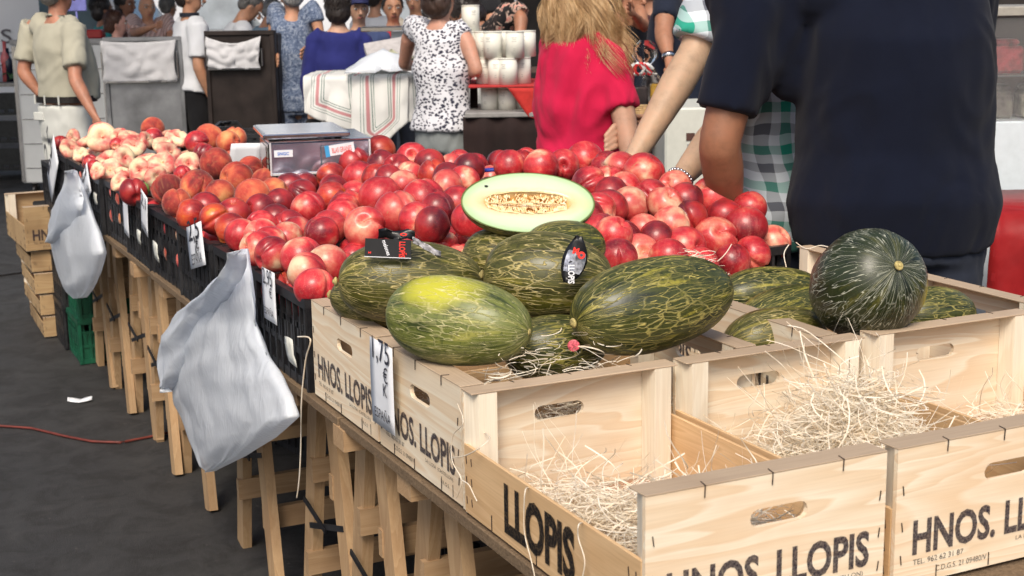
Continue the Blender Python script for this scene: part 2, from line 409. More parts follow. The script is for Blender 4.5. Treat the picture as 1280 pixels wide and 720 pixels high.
box_crate('wooden_crate', 'open wooden crate piled high with wood wool, middle of the three front crates', (.612, -.302, TZ), .004, CG)
box_crate('wooden_crate', 'open nearly empty wooden crate, directly in front of the dark upright melon', (1.026, -.302, TZ+.002), -.006, CG)
box_crate('wooden_crate', 'open wooden crate cut off by the right photo edge, right of the empty crate', (1.445, -.302, TZ+.001), 0, CG)
box_crate('wooden_crate', 'stencilled wooden crate with the 1,75 price paper on its front, full of melons', (.302, .2, TZ), -PI/2, CG)
box_crate('wooden_crate', 'stencilled wooden crate with knot hole handle between the priced melon crate and the black crates', (.302, .606, TZ), -PI/2, CG)
box_crate('wooden_crate', 'wooden crate holding the dark upright melon and wood wool', (1.035, .2, TZ), -PI/2, CG)
box_crate('wooden_crate', 'wooden crate with melons lying low in white wood wool before the man in navy', (1.038, .612, TZ+.001), -PI/2, CG)
box_crate('wooden_crate', 'old brown wooden crate with black stencil, topmost of the stack on the floor', (.085, 5.16, .426), .03, CG, old=True, rim=.215)
for k in range(4):
    box_crate('wooden_crate', 'shallow old wooden crate in the floor stack, '+['on the floor', 'second from the floor', 'third from the floor', 'right under the stencilled one'][k], (.15-.012*k, 5.17+.01*(k % 2), .001+.1065*k), -.02+.02*(k % 2), 'shallow old wooden crates on the floor', old=True, rim=.104, side=.07, txt='none')
# ================================================================ plastic crates
def plastic_crate(mt, H=.21, X=.6, Y=.4):
    c = thing('plastic_crate', None, None)
    hx, hy = X/2-.003, Y/2-.003
    def side(Lh, ax, s, notch):
        gg = G(); n = int(round(2*Lh/.05)); off = (hy if ax == 'x' else hx)*s
        def B(a0, a1, z0, z1, d0, d1):
            lo, hi = sorted((off-s*d0, off-s*d1))
            if ax == 'x': gg.box(a0, a1, lo, hi, z0, z1)
            else: gg.box(lo, hi, a0, a1, z0, z1)
        for z0, z1 in ((0, .022), (.072, .086), (.132, .146)): B(-Lh, Lh, z0, z1, .001, .012)
        for k in range(n+1):
            a = -Lh + 2*Lh*k/n; top = H-.02 if (not notch or abs(a) > Lh*.62) else H-.06
            B(a-.004, a+.004, .0, top, -.0008, .010)
        for k in range(n):
            a = -Lh + 2*Lh*(k+.5)/n
            B(a-.014, a+.014, .022, .072, .006, .009)
            if k % 5 != 2: B(a-.021, a+.021, .022, H-.055, .0065, .009)
            else: B(a-.02, a+.02, .022, .132, .0065, .009)
            B(a-.007, a+.007, .086, .146, .001, .0065)
        o = gg.build('lattice_side', mt, c)
        gg = G()
        def R(a0, z0, a1, z1):
            # rim: a small inverted L, tilted where the long side dips
            for d0, d1, h0, h1 in ((-.004, .014, -.004, .0), (-.004, -.0005, -.022, -.004), (.009, .013, -.016, -.004)):
                lo, hi = sorted((off-s*d0, off-s*d1)); v = []
                for a, z in ((a0, z0), (a1, z1)):
                    for q_ in (lo, hi):
                        for h in (h0, h1): v.append((a, q_, z+h) if ax == 'x' else (q_, a, z+h))
                gg.add(v, [(0, 1, 3, 2), (4, 6, 7, 5), (0, 4, 5, 1), (2, 3, 7, 6), (0, 2, 6, 4), (1, 5, 7, 3)])
        e = Lh+.003
        if notch:
            R(-e, H, -e*.66, H); R(-e*.66, H, -e*.56, H-.045); R(-e*.56, H-.045, e*.56, H-.045); R(e*.56, H-.045, e*.66, H); R(e*.66, H, e, H)
        else: R(-e, H, e, H)
        gg.build('rim', mt, c, clean=True)
    side(hx, 'x', -1, True); side(hx, 'x', 1, True); side(hy, 'y', -1, False); side(hy, 'y', 1, False)
    for sx in (-1, 1):
        for sy in (-1, 1):
            gg = G(); x, y = sx*(hx-.0145), sy*(hy-.0145)
            v = [(x, y, 0), (x-sx*.05, y, 0), (x-sx*.015, y-sy*.055, 0), (x, y-sy*.055, 0)]; v = [(a, b, H-.010) for a, b, _ in v] + [(a, b, H-.002) for a, b, _ in v]
            gg.add(v, [(0, 1, 2, 3), (7, 6, 5, 4), (0, 4, 5, 1), (1, 5, 6, 2), (2, 6, 7, 3), (3, 7, 4, 0)])
            gg.box(min(x, x-sx*.012), max(x, x-sx*.012), min(y, y-sy*.012), max(y, y-sy*.012), 0, H-.01); gg.build('corner_plate', mt, c, clean=True)
    gg = G()
    for k in range(12): a = -hx+.02+(2*hx-.04)*k/11; gg.box(a-.004, a+.004, -hy+.01, hy-.01, .002, .008)
    for k in range(8): a = -hy+.02+(2*hy-.04)*k/7; gg.box(-hx+.01, hx-.01, a-.004, a+.004, .0025, .0075)
    gg.build('grid_floor', mt, c)
    return c
PCG = 'black plastic fruit crates on the stall'
pc0 = plastic_crate(BLACKP)
ords = ['nearest to the stencilled wooden crates', 'second from the stencilled wooden crates', 'third, with the 2,5 price tag', 'fourth from the wooden crates', 'fifth from the wooden crates', 'sixth from the wooden crates, below the flat peaches', 'seventh, behind the small white bag', 'eighth from the wooden crates', 'ninth and last, at the far end']
YC = []
for k in range(9):
    t = pc0 if k == 0 else copy_tree(pc0); y = .835+.204+k*.411+.003*k; YC.append(y)
    t.location = (.303+[0, .004, -.003, .006, .0, .012, -.004, .008, .0][k], y, TZ); t.rotation_euler = (0, 0, [.0, .008, -.006, .012, -.01, .015, -.008, .01, 0][k])
    props(t, 'black plastic crate in the front row, '+ords[k], 'crate', PCG)
for k in range(5):
    t = copy_tree(pc0); t.location = (.985 if k else 1.0, YC[k]+.005, TZ+.002+(.004 if k == 0 else 0)); t.rotation_euler = (0, 0, .01*(k % 2))
    props(t, ['black plastic crate of nectarines with its raised corner beside the man in navy', 'black plastic crate in the back row behind the cut melon', 'black plastic crate in the back row, third from the right tray', 'black plastic crate in the back row next to the scale', 'black plastic crate in the back row behind the scale'][k], 'crate', PCG)
FG = 'black plastic crates stacked on the floor at the far end'
for k in range(4):
    t = copy_tree(pc0); t.location = (.30+.004*k, 4.775, .005+.2105*k); t.rotation_euler = (0, 0, .01*(k-1)); props(t, 'black plastic crate in the floor stack at the far stall end, '+['bottom one', 'second from the floor', 'third from the floor', 'topmost'][k], 'crate', FG)
gc0 = plastic_crate(GREENP, .2)
for k in range(2):
    t = gc0 if k == 0 else copy_tree(gc0); t.location = (.315+.01*k, 4.46, .004+.2*k); props(t, 'green plastic crate on the floor under the stall, '+['bottom of the pair', 'top of the pair'][k], 'crate', 'green plastic crates')
t = copy_tree(pc0); t.location = wp(338, 160, 8.0)-Vector((0, 0, .18)); t.rotation_euler = (0, 0, -.35); props(t, 'empty dark plastic crate behind the scale, below the dark steel panel', 'crate')
cz_ = t.location.z
t = copy_tree(pc0); t.location = wp(338, 160, 8.0)-Vector((0, 0, .40)); t.rotation_euler = (0, 0, -.32); props(t, 'dark plastic crate carrying the empty crate behind the scale', 'crate')
# under-table clutter
gc1 = copy_tree(gc0); gc1.location = (.75, 3.4, .003); props(gc1, 'green plastic crate deep under the stall between the far trestles', 'crate', 'green plastic crates')
for k, (x, y) in enumerate(((.78, 1.95), (.8, 1.2), (.78, 2.6))):
    t = copy_tree(pc0); t.location = (x, y, .003); t.rotation_euler = (0, 0, .1*k); props(t, 'black plastic crate standing in the shade under the stall, '+['behind the big bag', 'nearest the stencilled crates', 'beyond the big bag'][k], 'crate', 'black crates in the shade under the stall')
# ================================================================ wood wool
q = M_('wood_wool', .6, .3); co = q.coords('Object', False); f = q.noise(co, 34, 3); q.col(q.ramp(f, [(.3, (.82, .68, .50)), (.5, (.90, .82, .68)), (.7, (.94, .90, .80))]))
tr = q.n('BsdfTranslucent', i_Color=(.8, .66, .46, 1)); ms = q.n('MixShader', i_0=.25); q.l(q.b.outputs[0], ms.inputs[1]); q.l(tr.outputs[0], ms.inputs[2]); q.l(ms.outputs[0], q.nt.nodes['Material Output'].inputs[0]); WOOL = q.m
def wool(label, fn, n, L=(.06, .20), wd=(.0008, .0024), seed=1, up=.25, name='wood_wool'):
    R = random.Random(seed); vs = []; fs = []
    for k in range(n):
        p = Vector(fn(R)); h = R.uniform(0, 2*PI); el = R.gauss(0, up*.8); ln = R.uniform(*L); st = 9; ds = ln/st; w_ = R.uniform(*wd)
        ch = R.gauss(0, 11); ce = R.gauss(0, 4); wv = R.uniform(0, 6)
        side0 = Vector((R.gauss(0, 1), R.gauss(0, 1), R.gauss(0, 1)))
        pts = []
        for i in range(st+1):
            pts.append(p.copy()); d = Vector((math.cos(h)*math.cos(el), math.sin(h)*math.cos(el), math.sin(el)))
            p = p + d*ds; h += (ch + math.sin(wv+i*.9)*3)*ds*3; el += ce*ds*2 - el*.22 - .03
        mid = pts[st//2]; b = len(vs)
        lim = fn.floor if hasattr(fn, 'floor') else None
        for i, p in enumerate(pts):
            t_ = (pts[min(i+1, st)]-pts[max(i-1, 0)]).normalized(); s_ = side0 - t_*side0.dot(t_); s_.normalize()
            if lim is not None: p = fn.clamp(p)
            vs.append(p - s_*w_/2); vs.append(p + s_*w_/2)
        for i in range(st): a = b+2*i; fs.append((a, a+1, a+3, a+2))
    gg = G(); gg.add(vs, fs, smooth=True)
    o = gg.build(name, WOOL); props(o, label, 'wood wool', kind='stuff'); return o
class Heap:
    def __init__(s, blobs, x0, x1, y0, y1, floor, top=9): s.b = blobs; s.x0, s.x1, s.y0, s.y1, s.floor, s.top = x0, x1, y0, y1, floor, top
    def height(s, x, y):
        return s.floor + sum(h*math.exp(-((x-cx)/sx)**2-((y-cy)/sy)**2) for cx, cy, sx, sy, h in s.b)
    def __call__(s, R):
        cx, cy, sx, sy, h = R.choices(s.b, [b[2]*b[3]*(b[4]+.02) for b in s.b])[0]
        x = min(max(R.gauss(cx, sx*.7), s.x0), s.x1); y = min(max(R.gauss(cy, sy*.7), s.y0), s.y1)
        return (x, y, s.floor + (s.height(x, y)-s.floor)*R.uniform(0, 1)**.5 + .003)
    def clamp(s, p):
        q_ = p.copy()
        if q_.z < s.floor+.212:
            q_.x = min(max(q_.x, s.x0), s.x1); q_.y = min(max(q_.y, s.y0), s.y1)
        q_.z = max(q_.z, s.floor+.002); return q_
fz = TZ+.012
wool('tangle of pale wood wool in the front left open crate with the heavy black stencil', Heap([(.15, -.31, .09, .12, .08), (.09, -.20, .06, .08, .07), (.22, -.44, .11, .09, .07), (.2, -.5, .12, .06, .05)], .012, .385, -.585, -.06, fz), 2000, seed=3)
wool('high mound of pale wood wool spilling up in the middle front crate', Heap([(.59, -.30, .09, .13, .12), (.64, -.24, .06, .09, .13), (.53, -.42, .1, .09, .08), (.49, -.2, .06, .1, .05), (.66, -.10, .07, .05, .10)], .425, .80, -.585, -.06, fz), 4200, seed=4, up=.5)
wool('thin scatter of pale wood wool in the crate in front of the dark melon', Heap([(1.1, -.2, .1, .12, .05), (1.0, -.35, .1, .1, .03), (1.16, -.42, .06, .1, .05)], .84, 1.2, -.585, -.06, fz), 1100, seed=5)
wool('bed of white wood wool around the melons in the priced crate', Heap([(.12, .06, .12, .05, .19), (.35, .1, .12, .1, .17), (.3, .3, .2, .08, .16), (.05, .36, .05, .05, .19), (.22, .02, .16, .03, .19)], .02, .58, .012, .392, fz), 1400, seed=6, L=(.03, .11))
wool('white wood wool bedding the low melons before the man in navy', Heap([(.86, .62, .10, .12, .17), (.95, .7, .12, .1, .16), (1.1, .55, .14, .1, .12), (.9, .35, .1, .1, .12), (.98, .12, .2, .08, .1)], .76, 1.31, .02, .79, fz), 1700, seed=8, L=(.03, .12), up=.5)
# loose strands hung over edges
def strand(label, pts, w_=.0022):
    P = [Vector(p) for p in pts]; sm = []
    for i in range(len(P)-1):
        a, b, c_, d = P[max(i-1, 0)], P[i], P[i+1], P[min(i+2, len(P)-1)]
        for k in range(6):
            t_ = k/6; sm.append(.5*((2*b)+(c_-a)*t_+(2*a-5*b+4*c_-d)*t_**2+(3*b-a-3*c_+d)*t_**3))
    sm.append(P[-1]); gg = G(); gg.tube(sm, [w_*.5]*len(sm), n=4); o = gg.build('wood_shaving', WOOL); props(o, label, 'wood shaving', 'loose wood shavings hung over crate edges'); return o
X0 = -.012
def sx(u, v, dx=0): return atx(u, v, X0+dx)
strand('curly white shaving looped over the corner between the priced crate and the front open crate', [atx(572, 505, -.004), sx(579, 528), sx(566, 545), sx(565, 575), sx(577, 600), sx(571, 622)])
strand('short white shaving arching over the front left crate corner post', [sx(566, 572), sx(580, 570), sx(596, 562), atx(612, 548, .01), atx(600, 538, .03), atx(578, 534, .01)])
strand('white shaving dangling below the corner loop', [sx(577, 600), sx(586, 606), sx(592, 618), sx(596, 626)])
strand('long white shaving hanging over the first letters of the heavy black stencil', [atx(664, 612, .02), sx(657, 612), sx(655, 640), sx(656, 668), sx(664, 700), sx(670, 728)])
strand('long white shaving crossing the last letters of the heavy black stencil', [atx(735, 655, .03), sx(724, 655), sx(723, 672), sx(731, 700), sx(728, 722)])
strand('pale shaving bridging from the open crate to the front rail', [wp(862, 580, 2.55), wp(890, 572, 2.55), wp(925, 562, 2.55), wp(960, 562, 2.56), wp(985, 568, 2.55)])
strand('thick white shaving sweeping down the front right of the open crate', [wp(808, 664, 2.3), wp(780, 676, 2.28), wp(762, 690, 2.26), wp(742, 712, 2.24), wp(735, 730, 2.23)], .003)
strand('white shaving standing up out of the middle mound', [wp(985, 407, 2.68), wp(1005, 412, 2.66), wp(1030, 430, 2.62), wp(1058, 455, 2.6), wp(1075, 480, 2.6)], .003)
# ================================================================ melons
def melon_mat(name, dark, mid, light, net, netamt, stripes=1., patch=None, scale=1.):
    q = M_(name, .38, .5); co = q.coords('Object', True); raw = q.coords('Object', False)
    nrm = q.n('VectorMath', operation='NORMALIZE'); q.l(raw, nrm.inputs[0])
    # longitudinal mottling: coordinates (length, angle round the axis) so lines converge on both ends
    sp0 = q.n('SeparateXYZ'); q.l(raw, sp0.inputs[0]); rr_ = q.math('MAXIMUM', q.math('SQRT', q.math('ADD', q.math('POWER', sp0.outputs[1], 2.), q.math('POWER', sp0.outputs[2], 2.))), .004)
    oi0 = q.n('ObjectInfo'); wob0 = q.math('MULTIPLY', q.math('ADD', q.noise(co, 13, 3), -.5), .5)
    def pol(ax, an, wb=1.):
        cb = q.n('CombineXYZ'); q.l(q.math('ADD', q.math('MULTIPLY', sp0.outputs[0], ax), q.math('MULTIPLY', oi0.outputs['Random'], 40.)), cb.inputs[0])
        for i_ in (1, 2): q.l(q.math('ADD', q.math('MULTIPLY', q.math('DIVIDE', sp0.outputs[i_], rr_), an), q.math('MULTIPLY', wob0, wb)), cb.inputs[i_])
        return cb.outputs[0]
    st = pol(6., 3.4); f = q.noise(st, 1.25, 4, .6, .2); f2 = q.noise(co, 130, 3, .6); f3 = q.noise(co, 9, 3)
    c = q.ramp(f, [(.34, dark), (.46, mid), (.56, mid), (.66, light)])
    c = q.mix(q.math('MULTIPLY', q.ramp(f2, [(.52, (0, 0, 0)), (.64, (1, 1, 1))]), .55), c, dark)
    if patch:
        pn = q.n('TexNoise', i_Scale=11., i_Detail=5.); q.l(co, pn.inputs[0])
        sp = q.n('SeparateXYZ'); q.l(raw, sp.inputs[0]); dx = q.math('ADD', sp.outputs[0], -patch[0]); dy = q.math('ADD', sp.outputs[1], -patch[1]); dz = q.math('ADD', sp.outputs[2], -patch[2])
        d = q.math('ADD', q.math('POWER', q.math('DIVIDE', dx, patch[3]), 2.), q.math('ADD', q.math('POWER', q.math('DIVIDE', dy, patch[4]), 2.), q.math('POWER', q.math('DIVIDE', dz, patch[4]), 2.)))
        d = q.math('ADD', d, q.math('MULTIPLY', q.math('ADD', pn.outputs[0], -.5), 1.6))
        c = q.mix(q.ramp(d, [(.15, (1, 1, 1)), (1., (0, 0, 0))]), c, patch[5])
    # corky net: contour lines of a noise field stretched lengthwise, plus a few short cross cracks
    s2 = pol(5.*scale, 3.1*scale, .8); n2 = q.noise(s2, 1., 3, .5, .15)
    fr = q.math('FRACT', q.math('MULTIPLY', n2, 10.)); tri = q.math('ABSOLUTE', q.math('ADD', fr, -.5))
    wdn = q.math('ADD', q.math('MULTIPLY', q.noise(co, 24, 3), .26), -.045)
    l2 = q.math('SUBTRACT', 1., q.math('DIVIDE', tri, q.math('MAXIMUM', wdn, .004)), True)
    gate = q.ramp(q.noise(co, 11, 3, .6), [(.40, (.05, .05, .05)), (.60, (1, 1, 1))])
    s3 = pol(24*scale, 6.*scale, 1.5); vo = q.n('TexVoronoi', feature='DISTANCE_TO_EDGE', i_Scale=1.)
    w1 = q.n('TexNoise', i_Scale=20., i_Detail=4.); q.l(co, w1.inputs[0]); wv = q.n('VectorMath', operation='SCALE'); q.l(w1.outputs['Color'], wv.inputs[0]); wv.inputs['Scale'].default_value = 1.2
    ad = q.n('VectorMath', operation='ADD'); q.l(s3, ad.inputs[0]); q.l(wv.outputs[0], ad.inputs[1]); q.l(ad.outputs[0], vo.inputs['Vector'])
    l3 = q.ramp(vo.outputs['Distance'], [(0, (1, 1, 1)), (.03, (.6, .6, .6)), (.07, (0, 0, 0))])
    line = q.math('MAXIMUM', l2, q.math('MULTIPLY', q.math('MULTIPLY', l3, gate), .7*stripes))
    q.col(q.mix(q.math('MULTIPLY', line, netamt), c, net))
    q.set(Roughness=q.math('ADD', q.math('MULTIPLY', line, .3), .36)).bump(line, .55, .0022).bump(f2, .15, .001); return q.m
DK, MD, LT, NT = (.018, .019, .004), (.068, .066, .010), (.19, .165, .024), (.62, .50, .20)
MM = [melon_mat('melon_rind_green', DK, MD, LT, NT, .78),
      melon_mat('melon_rind_yellow_patch', (.035, .050, .012), (.14, .16, .035), (.30, .29, .07), (.62, .56, .28), .8, patch=(-.01, -.045, .055, .085, .055, (.46, .44, .035))),
      melon_mat('melon_rind_dark', (.008, .012, .005), (.020, .028, .008), (.07, .07, .012), (.55, .56, .45), .8, .5, patch=(-.055, -.080, -.045, .055, .042, (.55, .45, .01)), scale=1.3),
      melon_mat('melon_rind_striped', (.010, .016, .004), (.045, .052, .010), (.26, .23, .03), (.50, .42, .12), .9, 1.)]
SCAR = simple('melon_scar', (.42, .34, .13), .8, .4, 60, bump=.4)
def melon_mesh(Lh, r, point=1.35):
    gg = G(); nu, nv = 40, 28; vs = []; fs = []
    for j in range(nv+1):
        t_ = PI*j/nv; x = -Lh*math.cos(t_); rr = r*math.sin(t_)**.93*(1+.03*math.sin(t_*2.3)); e = math.exp(-(x+Lh)/.012); rr *= 1
        for i in range(nu):
            a = 2*PI*i/nu; k_ = 1+.008*math.cos(a*10)*math.sin(t_)+.012*mnoise.noise(Vector((x*14, math.cos(a)*2, math.sin(a)*2)))
            vs.append((x + (.006*e if j < nv/2 else 0), rr*k_*math.cos(a), rr*k_*math.sin(a)))
    for j in range(nv):
        for i in range(nu):
            i2 = (i+1) % nu
            if j == 0: fs.append((0, nu+i, nu+i2)[::-1])
            elif j == nv-1: fs.append((j*nu+i, j*nu+i2, nv*nu)[::-1])
            else: fs.append((j*nu+i, (j+1)*nu+i, (j+1)*nu+i2, j*nu+i2)[::-1])
    gg.add(vs, fs, smooth=True); return gg
def melon(label, a, b, r, mt, roll=0, up=.0, extra=.0, name='melon'):
    """a: stem end, b: blossom end, world points on the axis"""
    a, b = Vector(a), Vector(b); c = (a+b)/2; d = (b-a); Lh = d.length/2+extra; d.normalize()
    z = Vector((0, 0, 1)); y = z.cross(d).normalized(); z = d.cross(y); R = Matrix((d, y, z)).transposed()
    o = thing(name, label, 'melon', c, 0, 'green piel de sapo style melons')
    o.rotation_mode = 'QUATERNION'; o.rotation_quaternion = (R @ Matrix.Rotation(roll, 3, 'X')).to_quaternion()
    melon_mesh(Lh, r).build('rind', mt, o, clean=True)
    gg = G(); gg.ell((-Lh+.001, 0, 0), (.0045, .0095, .0095), 12, 8); gg.ell((-Lh-.002, 0, 0), (.004, .005, .005), 8, 6); gg.build('stem_scar', SCAR, o)
    gg = G(); gg.ell((Lh-.001, 0, 0), (.003, .006, .006), 10, 6); gg.build('blossom_scar', SCAR, o)
    return o
m1 = melon('long green melon with a black folded paper label on top, beside the black crates', wp(419, 352, 2.80), wp(604, 352, 2.84), .083, MM[0])
m2 = melon('melon with a bright yellow sun patch, nearest to the 1,75 price paper', wp(486, 388, 2.58), wp(662, 415, 2.46), .080, MM[1], roll=-.2)
m3 = melon('broad green melon with a crumpled sticker, just below the cut half melon', wp(602, 343, 2.76), wp(766, 352, 2.72), .090, MM[0], roll=2)
m4 = melon('boldly striped melon leaning over the middle front crate, right of the sticker melon', wp(716, 404, 2.52), wp(910, 358, 2.66), .087, MM[3], roll=1)
melon('melon in shadow behind the sticker melon, left under the cut half', wp(578, 318, 3.04), wp(690, 334, 2.97), .070, MM[0], roll=3)
melon('netted melon end peeking out right of the cut half melon', wp(655, 318, 2.90), wp(752, 306, 3.0), .062, MM[3], roll=.5, extra=.0)
cc = wp(1083, 357, 2.78); ax = (CR*.26 - CD*.30 - CF*.92).normalized()
m7 = melon('round dark green melon standing on end with pale radiating net, right of the others', cc+ax*.125, cc-ax*.125, .108, MM[2])
melon('pale striped melon lying low in wood wool, closest to the black corner tray', wp(905, 372, 3.28), wp(1020, 366, 3.36), .068, MM[3], roll=2, extra=.02)
melon('melon lying low in wood wool, middle of the three left of the dark melon', wp(930, 410, 2.98), wp(1030, 378, 3.1), .062, MM[3], roll=1.3, extra=.02)
melon('melon half hidden behind a crate rim, lowest of three left of the dark melon', wp(915, 432, 2.85), wp(1020, 412, 2.9), .062, MM[0], roll=4.3, extra=.02)
melon('melon showing a sliver right of the dark upright melon', wp(1130, 396, 2.95), wp(1200, 392, 3.0), .062, MM[3], roll=2.3, extra=.03)
melon('green melon low in the straw between the yellow patched and the striped melon', wp(640, 440, 2.62), wp(745, 428, 2.66), .062, MM[3], roll=.3, extra=.02)
melon('melon with its stem scar showing under the paper label melon', wp(412, 368, 2.93), wp(560, 392, 2.85), .055, MM[0], roll=.3)
# labels stuck to melons
BLK = simple('black_glossy_label', (.010, .010, .012), .3, .2); REDT = simple('red_print', (.75, .03, .02), .5, .05); WHT = simple('white_print', (.75, .76, .8), .5, .05)
def stick(parent, wc, right, up, name='paper_label'):
    """local matrix of a card placed in the world and parented to a melon"""
    r = Vector(right).normalized(); n = r.cross(Vector(up)).normalized(); u = n.cross(r)
    Mw = Matrix((r, -n, u)).transposed().to_4x4(); Mw.translation = wc      # local X = right, local -Y = towards viewer, local Z = up
    pm = Matrix.Translation(parent.location) @ parent.rotation_quaternion.to_matrix().to_4x4()
    return pm.inverted() @ Mw
c0 = wp(485, 310, 2.72)
Ml = stick(m1, c0, CR*.99+CD*.04, -CD*.75-CF*.0+Vector((0, 0, .3)))
gg = G(); gg.box(-.044, .044, 0, .0012, -.017, .017); card = gg.build('paper_label', BLK, m1); card.matrix_local = Ml
gg = G(); gg.box(-.0445, .0445, -.0002, .0016, -.0185, -.0172); o = gg.build('label_edge', WHT, card)
put_text('LLOPIS', .030, .012, REDT, card, (.021, -.001, .013), .03, (0, PI/2, 0))
put_text('melones', .030, .008, WHT, card, (-.012, -.001, .013), .02, (0, 1.2, 0))
put_text('M', .005, .004, REDT, card, (-.037, -.001, -.012), .02); put_text('M', .005, .004, REDT, card, (.031, -.001, -.012), .02)
gg = G(); gg.sheet(lambda i, j: (-.02+i*.014, .004+.006*math.sin(i*1.4+j), .017+j*.006+.003*math.sin(i*2)), 5, 3, .0006); gg.build('label_fold', BLK, m1).matrix_local = Ml
gg = G(); gg.sheet(lambda i, j: (.046+i*.011, .002+.004*math.sin(i*1.9+j*2), .012-i*.0055+j*.004+.002*math.sin(i*3)), 5, 3, .0006); gg.build('label_tie', simple('silver_label_tie', (.35, .34, .36), .25, .4, 120), m1).matrix_local = Ml
o = put_text('O', .014, .006, REDT, m1, (0, 0, 0), .06); o.matrix_local = Ml @ Matrix.Translation((.022, -.004, .024))
# crumpled sticker on m3
c0 = wp(716, 324, 2.60); Ml = stick(m3, c0, CR*.96+CD*.25, -CD*.8+CR*.22+Vector((0, 0, .25)))
def crump(i, j, w0=.019, h=.088):
    t_ = j/8; w_ = (.006+.9*w0*math.sin(PI*min(1, t_*1.05))**.8); x = (i/4-.5)*2*w_; return (x+.004*math.sin(t_*3), .003*math.sin(i*2.1+j*1.3)+.25*x*x/.02, -h/2+h*t_)
gg = G(); gg.sheet(crump, 4, 8, .0008); st3 = gg.build('crumpled_label', BLK, m3); st3.matrix_local = Ml
gg = G(); gg.sheet(lambda i, j: tuple(Vector(crump(i*.8+.5, j*.45+1.8))+Vector((0, -.0016, 0))), 4, 8); gg.build('label_print', simple('silver_foil_print', (.42, .44, .52), .22, .5, 90, metal=.5), st3)
put_text('LLOPIS', .034, .012, WHT, st3, (-.006, -.0065, -.012), .03, (0, PI/2-.25, 0))
put_text('O', .014, .014, REDT, st3, (.006, -.006, .004), .08); put_text('M', .011, .012, REDT, st3, (-.004, -.0062, .010), .08)
c0 = wp(717, 432, 2.52)
gg = G(); gg.ell((0, 0, 0), (.011, .002, .011)); o = gg.build('fruit_sticker', simple('pink_sticker', (.7, .12, .16), .4, .5, 200)); o.location = c0; o.rotation_euler = (0, .2, -.5); props(o, 'small round pink and white fruit sticker in the straw below the striped melon', 'sticker')
